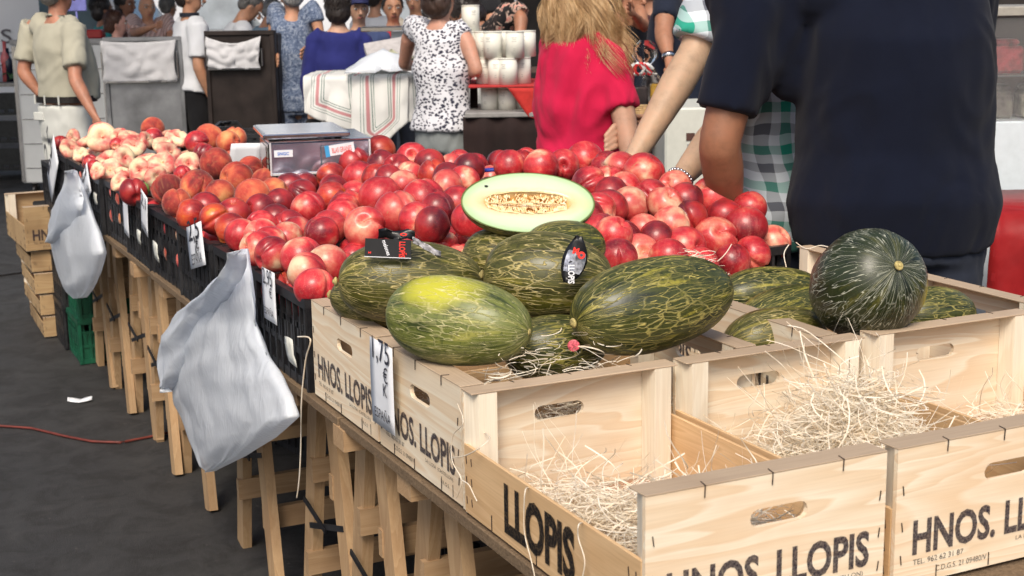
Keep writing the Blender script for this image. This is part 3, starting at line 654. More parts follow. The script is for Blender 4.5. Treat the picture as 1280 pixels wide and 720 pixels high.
# ---------------------------------------------------------------- cut half melon
def half_melon():
    c = wp(660, 253, 2.98); n = (Vector((0, 0, 1))*.70 - FH*.66 + RH*.05).normalized(); x = (CR*1.0 - CD*.015); x = (x - n*x.dot(n)).normalized(); y = n.cross(x)
    R = Matrix((x, y, n)).transposed(); o = thing('half_melon', 'half melon cut lengthwise showing pale green flesh and seeds, on top of the melons', 'melon', c)
    o.rotation_mode = 'QUATERNION'; o.rotation_quaternion = R.to_quaternion()
    a, b, dz = .140, .080, .066; nu = 56
    gg = G(); vs = []; fs = []; nv = 12
    for j in range(nv+1):
        t_ = PI/2*j/nv
        for i in range(nu):
            an = 2*PI*i/nu; ex = a*math.cos(an)*math.cos(t_); ey = b*math.copysign(abs(math.sin(an))**.95, math.sin(an))*math.cos(t_)
            vs.append((ex, ey, -dz*math.sin(t_)))
    for j in range(nv):
        for i in range(nu): i2 = (i+1) % nu; fs.append((j*nu+i, (j+1)*nu+i, (j+1)*nu+i2, j*nu+i2))
    gg.add(vs, fs, smooth=True); gg.build('rind', MM[0], o, clean=True)
    q = M_('melon_flesh', .28, .5); raw = q.coords('Object', False); sp = q.n('SeparateXYZ'); q.l(raw, sp.inputs[0])
    r_ = q.math('SQRT', q.math('ADD', q.math('POWER', q.math('DIVIDE', sp.outputs[0], a), 2.), q.math('POWER', q.math('DIVIDE', sp.outputs[1], b), 2.)))
    cav = q.math('SQRT', q.math('ADD', q.math('POWER', q.math('DIVIDE', sp.outputs[0], a*.68), 2.), q.math('POWER', q.math('DIVIDE', sp.outputs[1], b*.36), 2.)))
    nz = q.noise(raw, 40, 4); cav = q.math('ADD', cav, q.math('MULTIPLY', q.math('ADD', nz, -.5), .35))
    cc_ = q.ramp(r_, [(.40, (.60, .64, .48)), (.82, (.50, .61, .42)), (.965, (.40, .55, .30)), (.985, (.10, .13, .03))])
    cc_ = q.mix(q.ramp(q.math('MULTIPLY', cav, .5), [(.42, (1, 1, 1)), (.55, (.35, .35, .35)), (.74, (0, 0, 0))]), cc_, (.74, .42, .13)); q.col(cc_)
    q.set(Subsurface_Weight=.25, Subsurface_Radius=(.02, .02, .01), Subsurface_Scale=.4).bump(q.noise(raw, 120, 3), .15, .001)
    gg = G(); vs = [(0, 0, -.022)]; fs = []; RR = [.12, .25, .5, .62, .7, .8, 1.0]
    prof = lambda X, Y: -.028*max(0, 1-(X/(a*.66))**2-(Y/(b*.37))**2)**.5
    nr = 26
    vs = []; 
    for j in range(nr+1):
        r0 = j/nr
        for i in range(nu):
            an = 2*PI*i/nu; X = a*r0*math.cos(an); Y = b*r0*math.copysign(abs(math.sin(an))**.95, math.sin(an)); vs.append((X, Y, .0006+prof(X, Y)+.0006*mnoise.noise(Vector((X*60, Y*60, 0)))))
    for j in range(nr):
        for i in range(nu): i2 = (i+1) % nu; fs.append((j*nu+i, (j+1)*nu+i, (j+1)*nu+i2, j*nu+i2) if j else (i, nu+i, nu+i2))
    gg.add(vs, fs, smooth=True); gg.build('flesh', q.m, o, clean=True)
    q = M_('melon_seed', .35, .5); co = q.coords('Object', False); q.col(q.ramp(q.noise(co, 70, 3), [(.35, (.70, .42, .17)), (.55, (.88, .68, .40)), (.75, (.92, .82, .62))]))
    gg = G(); Rn = random.Random(5)
    for k in range(430):
        X = Rn.uniform(-.088, .080); row = Rn.choice((-1, -1, 1, 1, 0)); Y = row*Rn.uniform(.004, .026)*math.sqrt(max(.05, 1-(X/.098)**2)); 
        an = PI/2+Rn.gauss(0, .35); M = Matrix.Translation((X, Y+.001, prof(X, Y)*.55+Rn.uniform(0, .002))) @ Matrix.Rotation(an, 4, 'Z') @ Matrix.Rotation(Rn.uniform(-.5, .5), 4, 'X')
        gg.ell((0, 0, 0), (.0066, .0019, .0014), 6, 5, M)
    props(gg.build('seed', q.m, o), kind='stuff')
    q2 = simple('melon_pulp', (.86, .66, .36), .3, .15, 80, bump=.3); gg = G()
    for s_, yy, rr in ((1, .0, .0022), (1, -.029, .0022), (1, .029, .0014)):
        pts = [(-.085+.165*k/14, (yy)*math.sqrt(max(.02, 1-((-.085+.165*k/14)/.095)**2))+.001*math.sin(k*2.1), (-.004 if yy == 0 else .0)+.001*math.sin(k*1.7)) for k in range(15)]
        gg.tube(pts, [rr*(.6+.5*math.sin(PI*k/14)) for k in range(15)], n=6)
    gg.build('pulp_strand', q2, o)
    gg = G(); gg.ell((0, 0, 0), (.0042, .0026, .002), 8, 6)
    for s_ in (-1, 1): gg.ell((-.001, s_*.0012, .001), (.003, .001, .0005), 6, 4)
    f_ = gg.build('housefly', simple('fly_body', (.006, .01, .004), .3, .2)); f_.rotation_mode = 'QUATERNION'; f_.rotation_quaternion = R.to_quaternion(); f_.location = c + R @ Vector((-.087, .040, .002)); props(f_, 'tiny dark fly sitting on the left of the cut melon flesh', 'fly')
half_melon()

gg = G(); gg.sheet(lambda i, j: ((i/10-.5)*.125, .010*(j/3)*(1-(i/5-1)**2), .018*(1-(i/5-1)**2)-.022+.006*j/3+.002*math.sin(i)), 10, 3, .0016)
t = gg.build('cardboard_flap', simple('olive_brown_card', (.13, .10, .05), .7, .3, 30)); t.location = wp(862, 330, 2.98); t.rotation_euler = (0, .12, math.atan2(RH.y, RH.x)); props(t, 'curved olive brown cardboard flap poking up behind the boldly striped melon', 'cardboard')
# ================================================================ fruit
def fruit_mat(name, kind):
    q = M_(name, {'n': .34, 'd': .36, 'o': .34, 'c': .34, 'p': .78, 'f': .6, 'g': .35}[kind], .4)
    co = q.coords('Object', True); raw = q.coords('Object', False)
    big = q.noise(co, {'f': 22}.get(kind, 15), 3, .5, .3); mid = q.noise(co, 60, 4, .65); fine = q.noise(co, 420, 3, .7)
    vo = q.n('TexVoronoi', i_Scale=330.); q.l(co, vo.inputs['Vector']); spk = q.ramp(vo.outputs['Distance'], [(.10, (1, 1, 1)), (.26, (0, 0, 0))])
    sp = q.n('SeparateXYZ'); q.l(raw, sp.inputs[0]); hgt = q.math('MULTIPLY', sp.outputs[2], 9.)          # stem end +Z
    strk = q.coords('Object', True, (150, 150, 14)); sk = q.noise(strk, 1., 3, .6)
    f = q.math('ADD', q.math('ADD', big, q.math('MULTIPLY', hgt, .28)), q.math('MULTIPLY', q.math('ADD', mid, -.5), .32))
    if kind in 'n': st = [(.28, (.17, .004, .012)), (.44, (.39, .010, .019)), (.57, (.55, .030, .036)), (.67, (.66, .17, .11)), (.78, (.78, .52, .33))]
    elif kind == 'c': st = [(.28, (.34, .010, .018)), (.42, (.52, .030, .036)), (.54, (.64, .12, .09)), (.66, (.74, .36, .23)), (.78, (.80, .62, .40))]
    elif kind == 'd': st = [(.30, (.09, .006, .012)), (.46, (.22, .010, .016)), (.60, (.40, .018, .022)), (.74, (.44, .045, .030)), (.85, (.56, .16, .05))]
    elif kind == 'o': st = [(.30, (.18, .007, .010)), (.48, (.40, .018, .012)), (.63, (.56, .07, .015)), (.75, (.68, .24, .03)), (.86, (.78, .42, .06))]
    elif kind == 'p': st = [(.28, (.14, .012, .014)), (.45, (.38, .035, .025)), (.58, (.54, .10, .045)), (.70, (.62, .22, .08)), (.86, (.68, .38, .15))]
    elif kind == 'f': st = [(.28, (.48, .035, .045)), (.40, (.60, .12, .10)), (.50, (.68, .28, .20)), (.60, (.74, .52, .33)), (.76, (.74, .68, .42))]
    else: st = [(.3, (.16, .34, .06)), (.6, (.26, .46, .09)), (.8, (.34, .5, .14))]
    c = q.ramp(f, st)
    c = q.mix(q.math('MULTIPLY', q.ramp(sk, [(.5, (0, 0, 0)), (.75, (1, 1, 1))]), .22), c, {'p': (.66, .34, .14), 'f': (.70, .30, .20), 'd': (.3, .03, .02), 'g': (.3, .5, .12)}.get(kind, (.70, .26, .20)))
    c = q.mix(q.math('MULTIPLY', spk, {'n': .24, 'c': .22, 'd': .15, 'o': .2, 'p': .1, 'f': .1, 'g': .3}[kind]), c, (.74, .46, .26) if kind != 'g' else (.5, .6, .3))
    # brown scuffs round the stem hollow
    sc = q.math('MULTIPLY', q.ramp(q.noise(co, 38, 5, .75, .8), [(.66, (0, 0, 0)), (.70, (1, 1, 1))]), .5)
    if kind in 'ncf': c = q.mix(sc, c, (.42, .24, .12))
    oi = q.n('ObjectInfo'); hs = q.n('HueSaturation'); q.l(c, hs.inputs['Color'])
    q.l(q.math('ADD', q.math('MULTIPLY', oi.outputs['Random'], .35), .82), hs.inputs['Value']); hs.inputs['Saturation'].default_value = .99
    q.col(hs.outputs[0]).bump(fine, .12 if kind != 'p' else .5, .0006).bump(mid, .10, .0015)
    if kind in 'pf': q.set(Sheen_Weight=.35 if kind == 'p' else .2, Sheen_Roughness=.4, Sheen_Tint=(1, .75, .65, 1))
    else: q.set(Sheen_Weight=.02, Coat_Weight=.3, Coat_Roughness=.18, Roughness=q.math('ADD', q.math('MULTIPLY', mid, .25), .26))
    q.set(Subsurface_Weight=.08, Subsurface_Radius=(.01, .003, .002), Subsurface_Scale=.5)
    return q.m
FM = {k: fruit_mat(n, k) for k, n in dict(n='nectarine_skin', c='nectarine_skin_cream', d='nectarine_skin_dark', o='nectarine_skin_orange', p='peach_skin', f='flat_peach_skin', g='green_fruit_skin').items()}
def fruit_mesh(kind, seed):
    nu, nv = 60, 28; R = random.Random(seed); vs = []; fs = []; an0 = R.uniform(0, 6.28); cre = R.uniform(.10, .22); tipz = R.uniform(.0, .07); ex = R.uniform(.97, 1.05); lob = R.uniform(-.04, .09)
    for j in range(nv+1):
        th = PI*j/nv
        for i in range(nu):
            ph = 2*PI*i/nu; dph = (ph+PI) % (2*PI)-PI
            r = 1.0
            r -= cre*math.exp(-(dph/.13)**2)*math.sin(th)**.6*(1 if th < 2.2 else .7)     # suture
            r += lob*math.exp(-((dph-.7)/.6)**2)*math.sin(th) + .014*mnoise.noise(Vector((math.cos(ph)*math.sin(th)*1.6+seed, math.sin(ph)*math.sin(th)*1.6, math.cos(th)*1.6)))
            x, y, z = r*math.sin(th)*math.cos(ph)*ex, r*math.sin(th)*math.sin(ph), r*math.cos(th)*.96
            z -= .27*math.exp(-(th/.24)**2); 
            z -= tipz*math.exp(-((PI-th)/.25)**2)
            if kind == 'f':
                z *= .56; z -= .26*math.exp(-(th/.42)**2) - .10*math.exp(-((PI-th)/.35)**2); x *= 1.08; y *= 1.08
                k_ = 1+.06*math.sin(ph*3+seed)+.03*math.sin(ph*5+1); x *= k_; y *= k_
            vs.append((x*.04, y*.04, z*.04))
    for j in range(nv):
        for i in range(nu):
            i2 = (i+1) % nu
            if j == 0: fs.append((0, nu+i, nu+i2))
            elif j == nv-1: fs.append((j*nu+i, (j+1)*nu, j*nu+i2))
            else: fs.append((j*nu+i, (j+1)*nu+i, (j+1)*nu+i2, j*nu+i2))
    g_ = G(); g_.add(vs, fs, smooth=True); g_.tube([(0, 0, .026 if kind != 'f' else .006), (0, 0, .0285 if kind != 'f' else .012)], [.0035, .003], n=6)
    me = g_.mesh('fruit'); bm = bmesh.new(); bm.from_mesh(me); bmesh.ops.remove_doubles(bm, verts=bm.verts, dist=1e-6); bmesh.ops.recalc_face_normals(bm, faces=bm.faces); bm.to_mesh(me); bm.free()
    me.polygons.foreach_set('use_smooth', [True]*len(me.polygons)); me.materials.append(FM[kind]); return me
FMESH = {k: [fruit_mesh(k, i*7+ord(k)) for i in range(4)] for k in FM}
# picture list: u, v, radius, kind
FR = """76 179 9 d;91 172 9 f;88 187 12 f;106 178 12 f;101 193 9 f;128 172 16 f;148 171 10 f;113 203 9 n;118 209 8 n;136 200 13 f;155 198 13 f;138 214 14 f;155 216 10 f;146 181 8 n;163 172 13 f;167 184 13 f;191 161 13 p;183 175 9 f;122 214 6 f;149 228 10 f;175 213 13 f;184 199 12 f;195 222 12 f;192 174 12 n;207 170 9 f;222 173 13 f;261 173 16 p;246 178 13 n;205 183 12 f;212 192 14 f;203 205 15 f;235 205 13 f;255 192 12 n;285 178 11 p;294 173 8 p;228 217 9 n;177 237 9 g;167 240 12 d;
270 205 18 p;296 224 19 p;313 212 15 p;247 233 19 p;210 237 18 p;332 228 14 p;275 243 17 p;315 247 20 p;221 254 14 p;257 260 18 d;292 268 19 d;239 268 12 o;269 274 12 o;289 287 14 o;302 294 12 n;325 262 16 d;327 284 14 n;345 275 15 d;
359 220 19 p;389 216 15 p;361 234 13 d;381 233 16 d;377 243 16 d;343 241 12 p;350 255 11 d;385 262 20 n;414 221 13 o;417 237 15 d;415 247 17 o;434 258 12 n;428 269 18 n;412 284 18 c;327 295 13 c;358 300 16 n;322 311 15 n;341 319 17 n;377 322 24 n;383 340 15 c;409 330 19 c;393 360 14 n;402 292 18 n;361 283 11 d;337 305 11 n;371 292 11 n;
443 206 20 d;450 222 19 n;475 189 18 o;477 206 14 d;496 211 14 d;515 197 17 n;537 204 10 d;512 221 15 n;542 219 15 o;586 211 17 d;560 223 14 d;471 223 9 o;487 226 13 d;504 232 16 c;529 251 26 n;475 247 25 n;495 267 25 c;456 285 24 c;558 233 12 c;580 227 12 n;571 255 21 n;588 275 21 n;540 281 17 d;443 245 14 n;430 262 12 n;520 275 14 n;547 262 10 d;
637 207 18 n;676 208 20 n;704 207 12 n;731 201 22 n;759 210 19 n;775 213 21 c;737 231 21 n;761 228 11 n;764 243 12 d;748 263 13 n;733 272 16 n;805 217 24 n;811 249 24 n;787 258 23 c;762 259 12 n;767 294 21 n;805 290 18 c;799 317 22 c;839 281 22 c;862 272 16 d;856 310 24 n;890 248 26 n;894 298 24 n;932 285 25 n;966 303 20 c;937 260 17 n;843 234 16 c;832 256 11 c;857 250 14 d;915 327 14 n;925 312 12 n;729 305 16 n;718 288 14 n;772 322 14 n;835 322 14 n;875 332 14 n;905 270 14 d;820 300 12 d;940 318 12 n;751 290 12 n;780 236 12 n"""
fl = []
for ln in FR.replace('\n', '').split(';'):
    a = ln.split(); fl.append((float(a[0]), float(a[1]), float(a[2]), a[3]))
def sm(t): t = max(0, min(1, t)); return t*t*(3-2*t)
def zc(x, y):
    if y < 2.3: k = 1
    else: k = max(0, 1-(y-2.3)/.4)
    a = .955 + .045*min(1, max(0, x)/.3) + .095*sm((x-.3)/.55); b = .955 + .085*sm((x-.02)/.3)
    z = a*k + b*(1-k)
    if y < 1.15 and x > .62: z -= .07*sm((1.15-y)/.3)*(.4+.6*sm((x-.7)/.5))
    return z
place = []
for u, v, r, kd in fl:
    d = ray(u, v); t = 2.6; best = (9, 0); hit = None
    while t < 7.5:
        p = CAM + d*t; g_ = p.z - zc(p.x, p.y)
        if g_ < best[0]: best = (g_, t)
        if g_ <= 0: hit = t; break
        if p.x > 1.30: break
        t += .01
    if hit is None: hit = best[1]
    hit = max(hit, 3.02, ((.90 if u > 830 else .86)-CAM.y)/d.y)
    if (CAM+d*hit).x > 1.29: hit = (1.29-CAM.x)/d.x
    R0 = 1.14*r*hit/FPX; lo_ = {'f': .031, 'p': .046, 'g': .027}.get(kd, .0465 if (CAM+d*hit).y < 2.7 else .030); R_ = min(.062, max(lo_, R0)); hit += (R_-R0)*1.2 if R0 < lo_ else 0; place.append([CAM + d*hit, R_, kd, u, v, d])
# let neighbours settle: overlapping pairs slide apart along their own lines of sight
for it in range(60):
    for i in range(len(place)):
        for j in range(i+1, len(place)):
            A, B = place[i], place[j]; dv = B[0]-A[0]; mn = (A[1]+B[1])*.88
            L_ = dv.length
            if L_ < mn:
                near, far = (A, B) if A[4] > B[4] else (B, A)
                e = (mn-L_)*.22; near[0] = near[0] - near[5]*e; far[0] = far[0] + far[5]*e
lay = {'n': 'red nectarine', 'c': 'cream blushed nectarine', 'd': 'dark crimson nectarine', 'o': 'red and orange nectarine', 'p': 'fuzzy orange red peach', 'f': 'pale flattened peach', 'g': 'small green fruit'}
def flabel(kd, u, v):
    if kd == 'g': return 'small green fruit at the crate rim beside the peaches'
    if kd == 'f': return 'pale pink and cream flat peach in the far heap'
    if kd == 'p': return 'fuzzy peach among those in front of the silver scale' if u > 200 and v > 195 else 'orange peach at the back edge of the flat peach heap'
    if u < 310: return lay[kd]+' near the 2,5 price tag and the flat peaches'
    if u < 470: return lay[kd]+' in the heap between the scale and the paper labelled melon'
    if u < 620: return lay[kd]+' in the heap just left of the cut half melon'
    return lay[kd]+' in the heap right of the cut half melon'
special = {(529, 251): 'large glossy red nectarine showing its stem hollow, left of the cut half melon', (890, 248): 'nectarine with a deep crease on top, highest beside the bare brown arm', (475, 189): 'orange shouldered nectarine on the heap top right behind the scale sticker',
 (515, 197): 'nectarine on the heap top with its hollow facing out, before the grey trousers', (731, 201): 'red nectarine on the heap top just below the pink shirt', (456, 285): 'cream faced nectarine right above the black paper label', (966, 303): 'pale nectarine in the raised corner of the black tray',
 (799, 317): 'cream centred nectarine touching the striped melon with a yellow stem hollow', (377, 322): 'big dark pink nectarine by the nearest black crate rim', (128, 172): 'largest pale flat peach facing out on top of the far heap', (393, 360): 'red nectarine wedged in the nearest corner of the black crates', (637, 207): 'nectarine on the ridge directly above the left part of the cut melon',
 (409, 330): 'freckled cream and pink nectarine touching the stem end of the paper labelled melon', (932, 285): 'pink nectarine with a horizontal crease next to the green checked shirt', (894, 298): 'nectarine with pale radiating cracks round its hollow in the right tray', (270, 205): 'highest orange peach left of the scale', (586, 211): 'dark red nectarine on the ridge left of the cut melon tip'}
Rn = random.Random(21)
def put_fruit(p, R_, kd, label, group, idx, orient=None):
    me = FMESH[kd][idx % 4]; o = obj({'p': 'peach', 'f': 'flat_peach', 'g': 'green_fruit'}.get(kd, 'nectarine'), me)
    o.location = p; s_ = R_/.04; o.scale = (s_, s_, s_)
    o.rotation_euler = orient or (Rn.uniform(0, 6.28), Rn.uniform(0, 6.28), Rn.uniform(0, 6.28))
    props(o, label, {'p': 'peach', 'f': 'peach', 'g': 'fruit'}.get(kd, 'nectarine'), group)
    return o
ORI = {(529, 251): (-.3, -1.35, -.9), (128, 172): (1.25, .3, -.3), (515, 197): (1.2, .1, -.4), (799, 317): (1.25, .55, -.4), (894, 298): (1.0, .1, -.35), (890, 248): (.6, -.3, -.9), (456, 285): (.95, .0, -.4), (932, 285): (.3, .2, 2.2)}
# lower layers: fill the crates under the visible fruit
cnt = 0; cand = []; done = [(q_[0], q_[1]) for q_ in place]
for lay_ in range(2):
    y = .90; row = 0
    while y < 4.55:
        x = .047 + (row % 2)*.043
        while x < (1.27 if y < 2.6 else .58):
            if .60 < x < .70: x += .05; continue
            R_ = .044 + Rn.uniform(-.003, .003); z = zc(x, y) - .074 - lay_*.07; z = max(z, TZ+.05+R_)
            p = Vector((x+Rn.uniform(-.012, .012), y+Rn.uniform(-.012, .012), z+Rn.uniform(-.012, .012)))
            if p.x < .056: p.x = .056; p.z = min(p.z, .885)
            if all((p-c_).length > (R_+r_)*.80 for c_, r_ in done): cand.append((p, R_)); done.append((p, R_))
            x += .086
        y += .078; row += 1
def pix(p):
    d = p-CAM; z = d.dot(CF); return 640+FPX*d.dot(CR)/z, 360+FPX*d.dot(CD)/z, z
DISC = [(*pix(p), R_*FPX/pix(p)[2]) for p, R_ in done]
for p, R_ in cand:
    u, v, z = pix(p); r = R_*FPX/z; seen = 0; tot = 0
    near = [D_ for D_ in DISC if D_[2] < z-.01 and (D_[0]-u)**2+(D_[1]-v)**2 < (D_[3]+r)**2]
    for i in range(-4, 5):
        for j in range(-4, 5):
            if i*i+j*j > 16: continue
            a, b = u+i*r/4.2, v+j*r/4.2; tot += 1
            if all((a-D_[0])**2+(b-D_[1])**2 > (D_[3]*.98)**2 for D_ in near): seen += 1
    if seen/tot < .05: continue
    y = p.y; kd = 'f' if y > 3.35 else ('p' if y > 2.3 and Rn.random() < .6 else Rn.choice('nnnddnc'))
    place.append([p, R_*.9 if kd == 'f' else R_, kd, u, v, None]); cnt += 1

LM = [('left tip of the cut half melon', 577, 247), ('top edge of the cut half melon', 650, 208), ('right tip of the cut half melon', 748, 240), ('black folded paper label', 485, 305), ('crumpled melon sticker', 720, 300), ('pink shirt hem', 715, 190), ('bare brown arm', 900, 215),
 ('raised corner of the black tray', 980, 300), ('green checked shirt', 950, 250), ('pale hairy forearm', 795, 190), ('metal bead bracelet', 850, 222), ('striped melon top', 840, 325), ('grey trousers', 555, 195), ('red sticker on the scale', 425, 192), ('lower left corner of the scale', 335, 210), ('loose white paper by the scale', 298, 190),
 ('price paper before the peaches', 243, 278), ('price paper beside the big bag', 335, 335), ('handle of the big bag', 303, 312), ('nearest corner of the black crates', 400, 368), ('green fruit', 177, 236), ('far price paper', 66, 195), ('small bag handle', 93, 212), ('stone coloured trousers', 90, 160), ('pale steel cart', 185, 160), ('dark steel cart', 285, 165), ('middle of the nectarine heap', 480, 240), ('blue cord', 603, 213), ('dark front peaches', 390, 260)]
WORDS = ['', 'second ', 'third ', 'fourth ', 'fifth ', 'sixth ', 'seventh ', 'eighth ', 'ninth ', 'tenth ', 'eleventh ', 'twelfth ', 'thirteenth ', 'fourteenth ', 'fifteenth ', 'sixteenth ', 'seventeenth ', 'eighteenth ', 'nineteenth ', 'twentieth ']
LAB = {}; buck = {}
for k, q_ in enumerate(place):
    u, v, kd = q_[3], q_[4], q_[2]; l_ = min(range(len(LM)), key=lambda i: (LM[i][1]-u)**2+(LM[i][2]-v)**2); buck.setdefault((l_, kd, q_[5] is None), []).append(((LM[l_][1]-u)**2+(LM[l_][2]-v)**2, k))
for (l_, kd, _f), L_ in buck.items():
    L_.sort()
    for n_, (_, k) in enumerate(L_):
        fill = place[k][5] is None
        LAB[k] = (('low lying ' if fill else '') + lay[kd] + ', ' + WORDS[min(n_, len(WORDS)-1)] + 'closest to the ' + LM[l_][0]).replace(' closest', ' closest')
for k, (p, R_, kd, u, v, d) in enumerate(place):
    key = (int(u), int(v))
    o_ = ORI.get(key)
    if o_ is None and kd == 'c': o_ = (Rn.uniform(-.6, 1.6), Rn.uniform(-1.4, 1.4), Rn.uniform(-3, 3))
    if o_ is None and kd == 'f': o_ = (Rn.uniform(.1, 1.3), Rn.uniform(-.7, .7), Rn.uniform(-1.5, 1.5))
    put_fruit(p, R_, kd, special.get(key) or LAB[k], {'f': 'flat peaches in the far crates', 'p': 'peaches before the scale'}.get(kd, 'nectarines heaped in the crates') if kd != 'g' else None, k*3+1, o_)
print('fruits', len(place), 'fill', cnt)
# ================================================================ price tags and torn papers on the crate rims
def tag_(label, uvs, texts, th=.0005, xo=-.0135, cat='price tag', name='price_tag'):
    """uvs: top left, top right, bottom right, bottom left in the picture, on the stall side plane"""
    P = [atx(u, v, xo) for u, v in uvs]; top = (P[0]+P[1])/2; bot = (P[2]+P[3])/2; wv = (P[1]-P[0]); hv = top-bot; c = bot
    hv2 = Vector((0, hv.y, hv.z)); wd = abs(wv.y); h = hv2.length
    t = thing(name, label, cat, c, 0, 'price papers on the crates'); tilt = math.atan2(hv.y, hv.z)
    t.rotation_euler = (-tilt, 0, 0)
    gg = G(); gg.sheet(lambda i, j: (-.0012*math.sin(j/6*PI)*(1+.5*math.sin(i*1.2)), wd/2-wd*i/4, h*j/6), 4, 6, th); gg.build('paper_sheet', PAPER, t)
    for txt, fx, fz, w_, hh, rot in texts:
        o = put_text(txt, w_*wd, hh*wd, PEN, t, (-.0032, wd/2-fx*wd, fz*h), .0, (rot, 0, -PI/2), 'handwriting')
    return t
tag_('white price paper reading 1,75 stuck on the front of the stencilled melon crate', [(462, 422), (490, 434), (494, 547), (466, 524)], [('1,75', .17, .74, .74, .42, .0), ('€', .62, .56, .2, .26, 0), ('K', .6, .40, .16, .2, 0), ('ESPAÑA', .18, .10, .7, .2, 0)], cat='price tag')
tag_('price paper reading 2,95 on the nearest black crates, right of the big bag', [(327, 331), (343, 344), (347, 409), (330, 395)], [('2,95', .14, .66, .72, .42, 0), ('€', .6, .48, .2, .24, 0), ('ESPAÑA', .15, .12, .7, .2, 0)])
tag_('price paper reading 2,5 hanging above the gap left of the big bag', [(232, 275), (252, 286), (256, 339), (240, 329)], [('2,5', .14, .56, .7, .36, 0), ('€', .55, .40, .2, .2, 0), ('K', .5, .26, .14, .16, 0), ('ESPAÑA', .2, .08, .65, .2, 0)])
tag_('price paper third from the far end, beside its bare white neighbour', [(176, 238), (184, 245), (186, 294), (176, 287)], [('2,1', .14, .6, .7, .5, 0), ('ESPAÑA', .2, .1, .65, .2, 0)])
tag_('blank white paper strip hanging right of the small bag', [(153, 242), (159, 247), (161, 296), (156, 292)], [])
tag_('price paper on the flat peach crates beside the small bag', [(100, 210), (110, 216), (115, 252), (106, 246)], [('2,5', .14, .6, .7, .5, 0), ('ESPAÑA', .2, .1, .65, .2, 0)])
tag_('farthest price paper at the corner of the stall, left of the small bag', [(56, 197), (70, 190), (76, 226), (62, 231)], [('2,5', .14, .6, .6, .45, 0)])
for lb, uv in (('torn white paper scrap low on the nearest black crate', [(356, 420), (366, 425), (371, 460), (360, 450)]), ('small white paper scrap on the black crate below the 2,5 price tag', [(191, 300), (197, 306), (199, 329), (193, 322)]), ('small pale scrap on the black crate beside the narrow price paper', [(171, 286), (176, 290), (176, 307), (172, 302)]), ('tiny pale scrap on the black crate right of the small bag', [(117, 240), (121, 243), (122, 256), (118, 254)])):
    P = [atx(u, v, -.0125) for u, v in uv]; c = sum(P, Vector())/4
    gg = G(); e = .15*(P[0]-P[1]); gg.sheet(lambda i, j: tuple((P[0]*(1-i/3)+P[1]*i/3)*(1-j/4)+(P[3]*(1-i/3)+P[2]*i/3)*j/4 - c + Vector((-.002*math.sin(j), .002*math.sin(i*5+j*3), .002*math.sin(j*4+i)))), 3, 4, .0005)
    o = gg.build('paper_scrap', simple('aged_paper_scrap', (.62, .62, .56), .8, .1, 60)); o.location = c; props(o, lb, 'paper scrap')
strand('thin white string hanging down beside the nearest black crate corner', [atx(372, 421, -.02), atx(388, 424, -.02), atx(382, 450, -.02), atx(377, 500, -.02), atx(376, 560, -.02), atx(374, 600, -.02), atx(371, 622, -.02)], .0035)
strand('thin white string loop tied in the raised corner of the right black tray', [wp(986, 306, 3.48), wp(980, 318, 3.47), wp(984, 338, 3.45)], .003)
strand('white string lying along the rim of the crate by the man in navy', [wp(995, 303, 3.5), wp(1008, 311, 3.45), wp(1026, 307, 3.45), wp(1044, 312, 3.42)], .003)
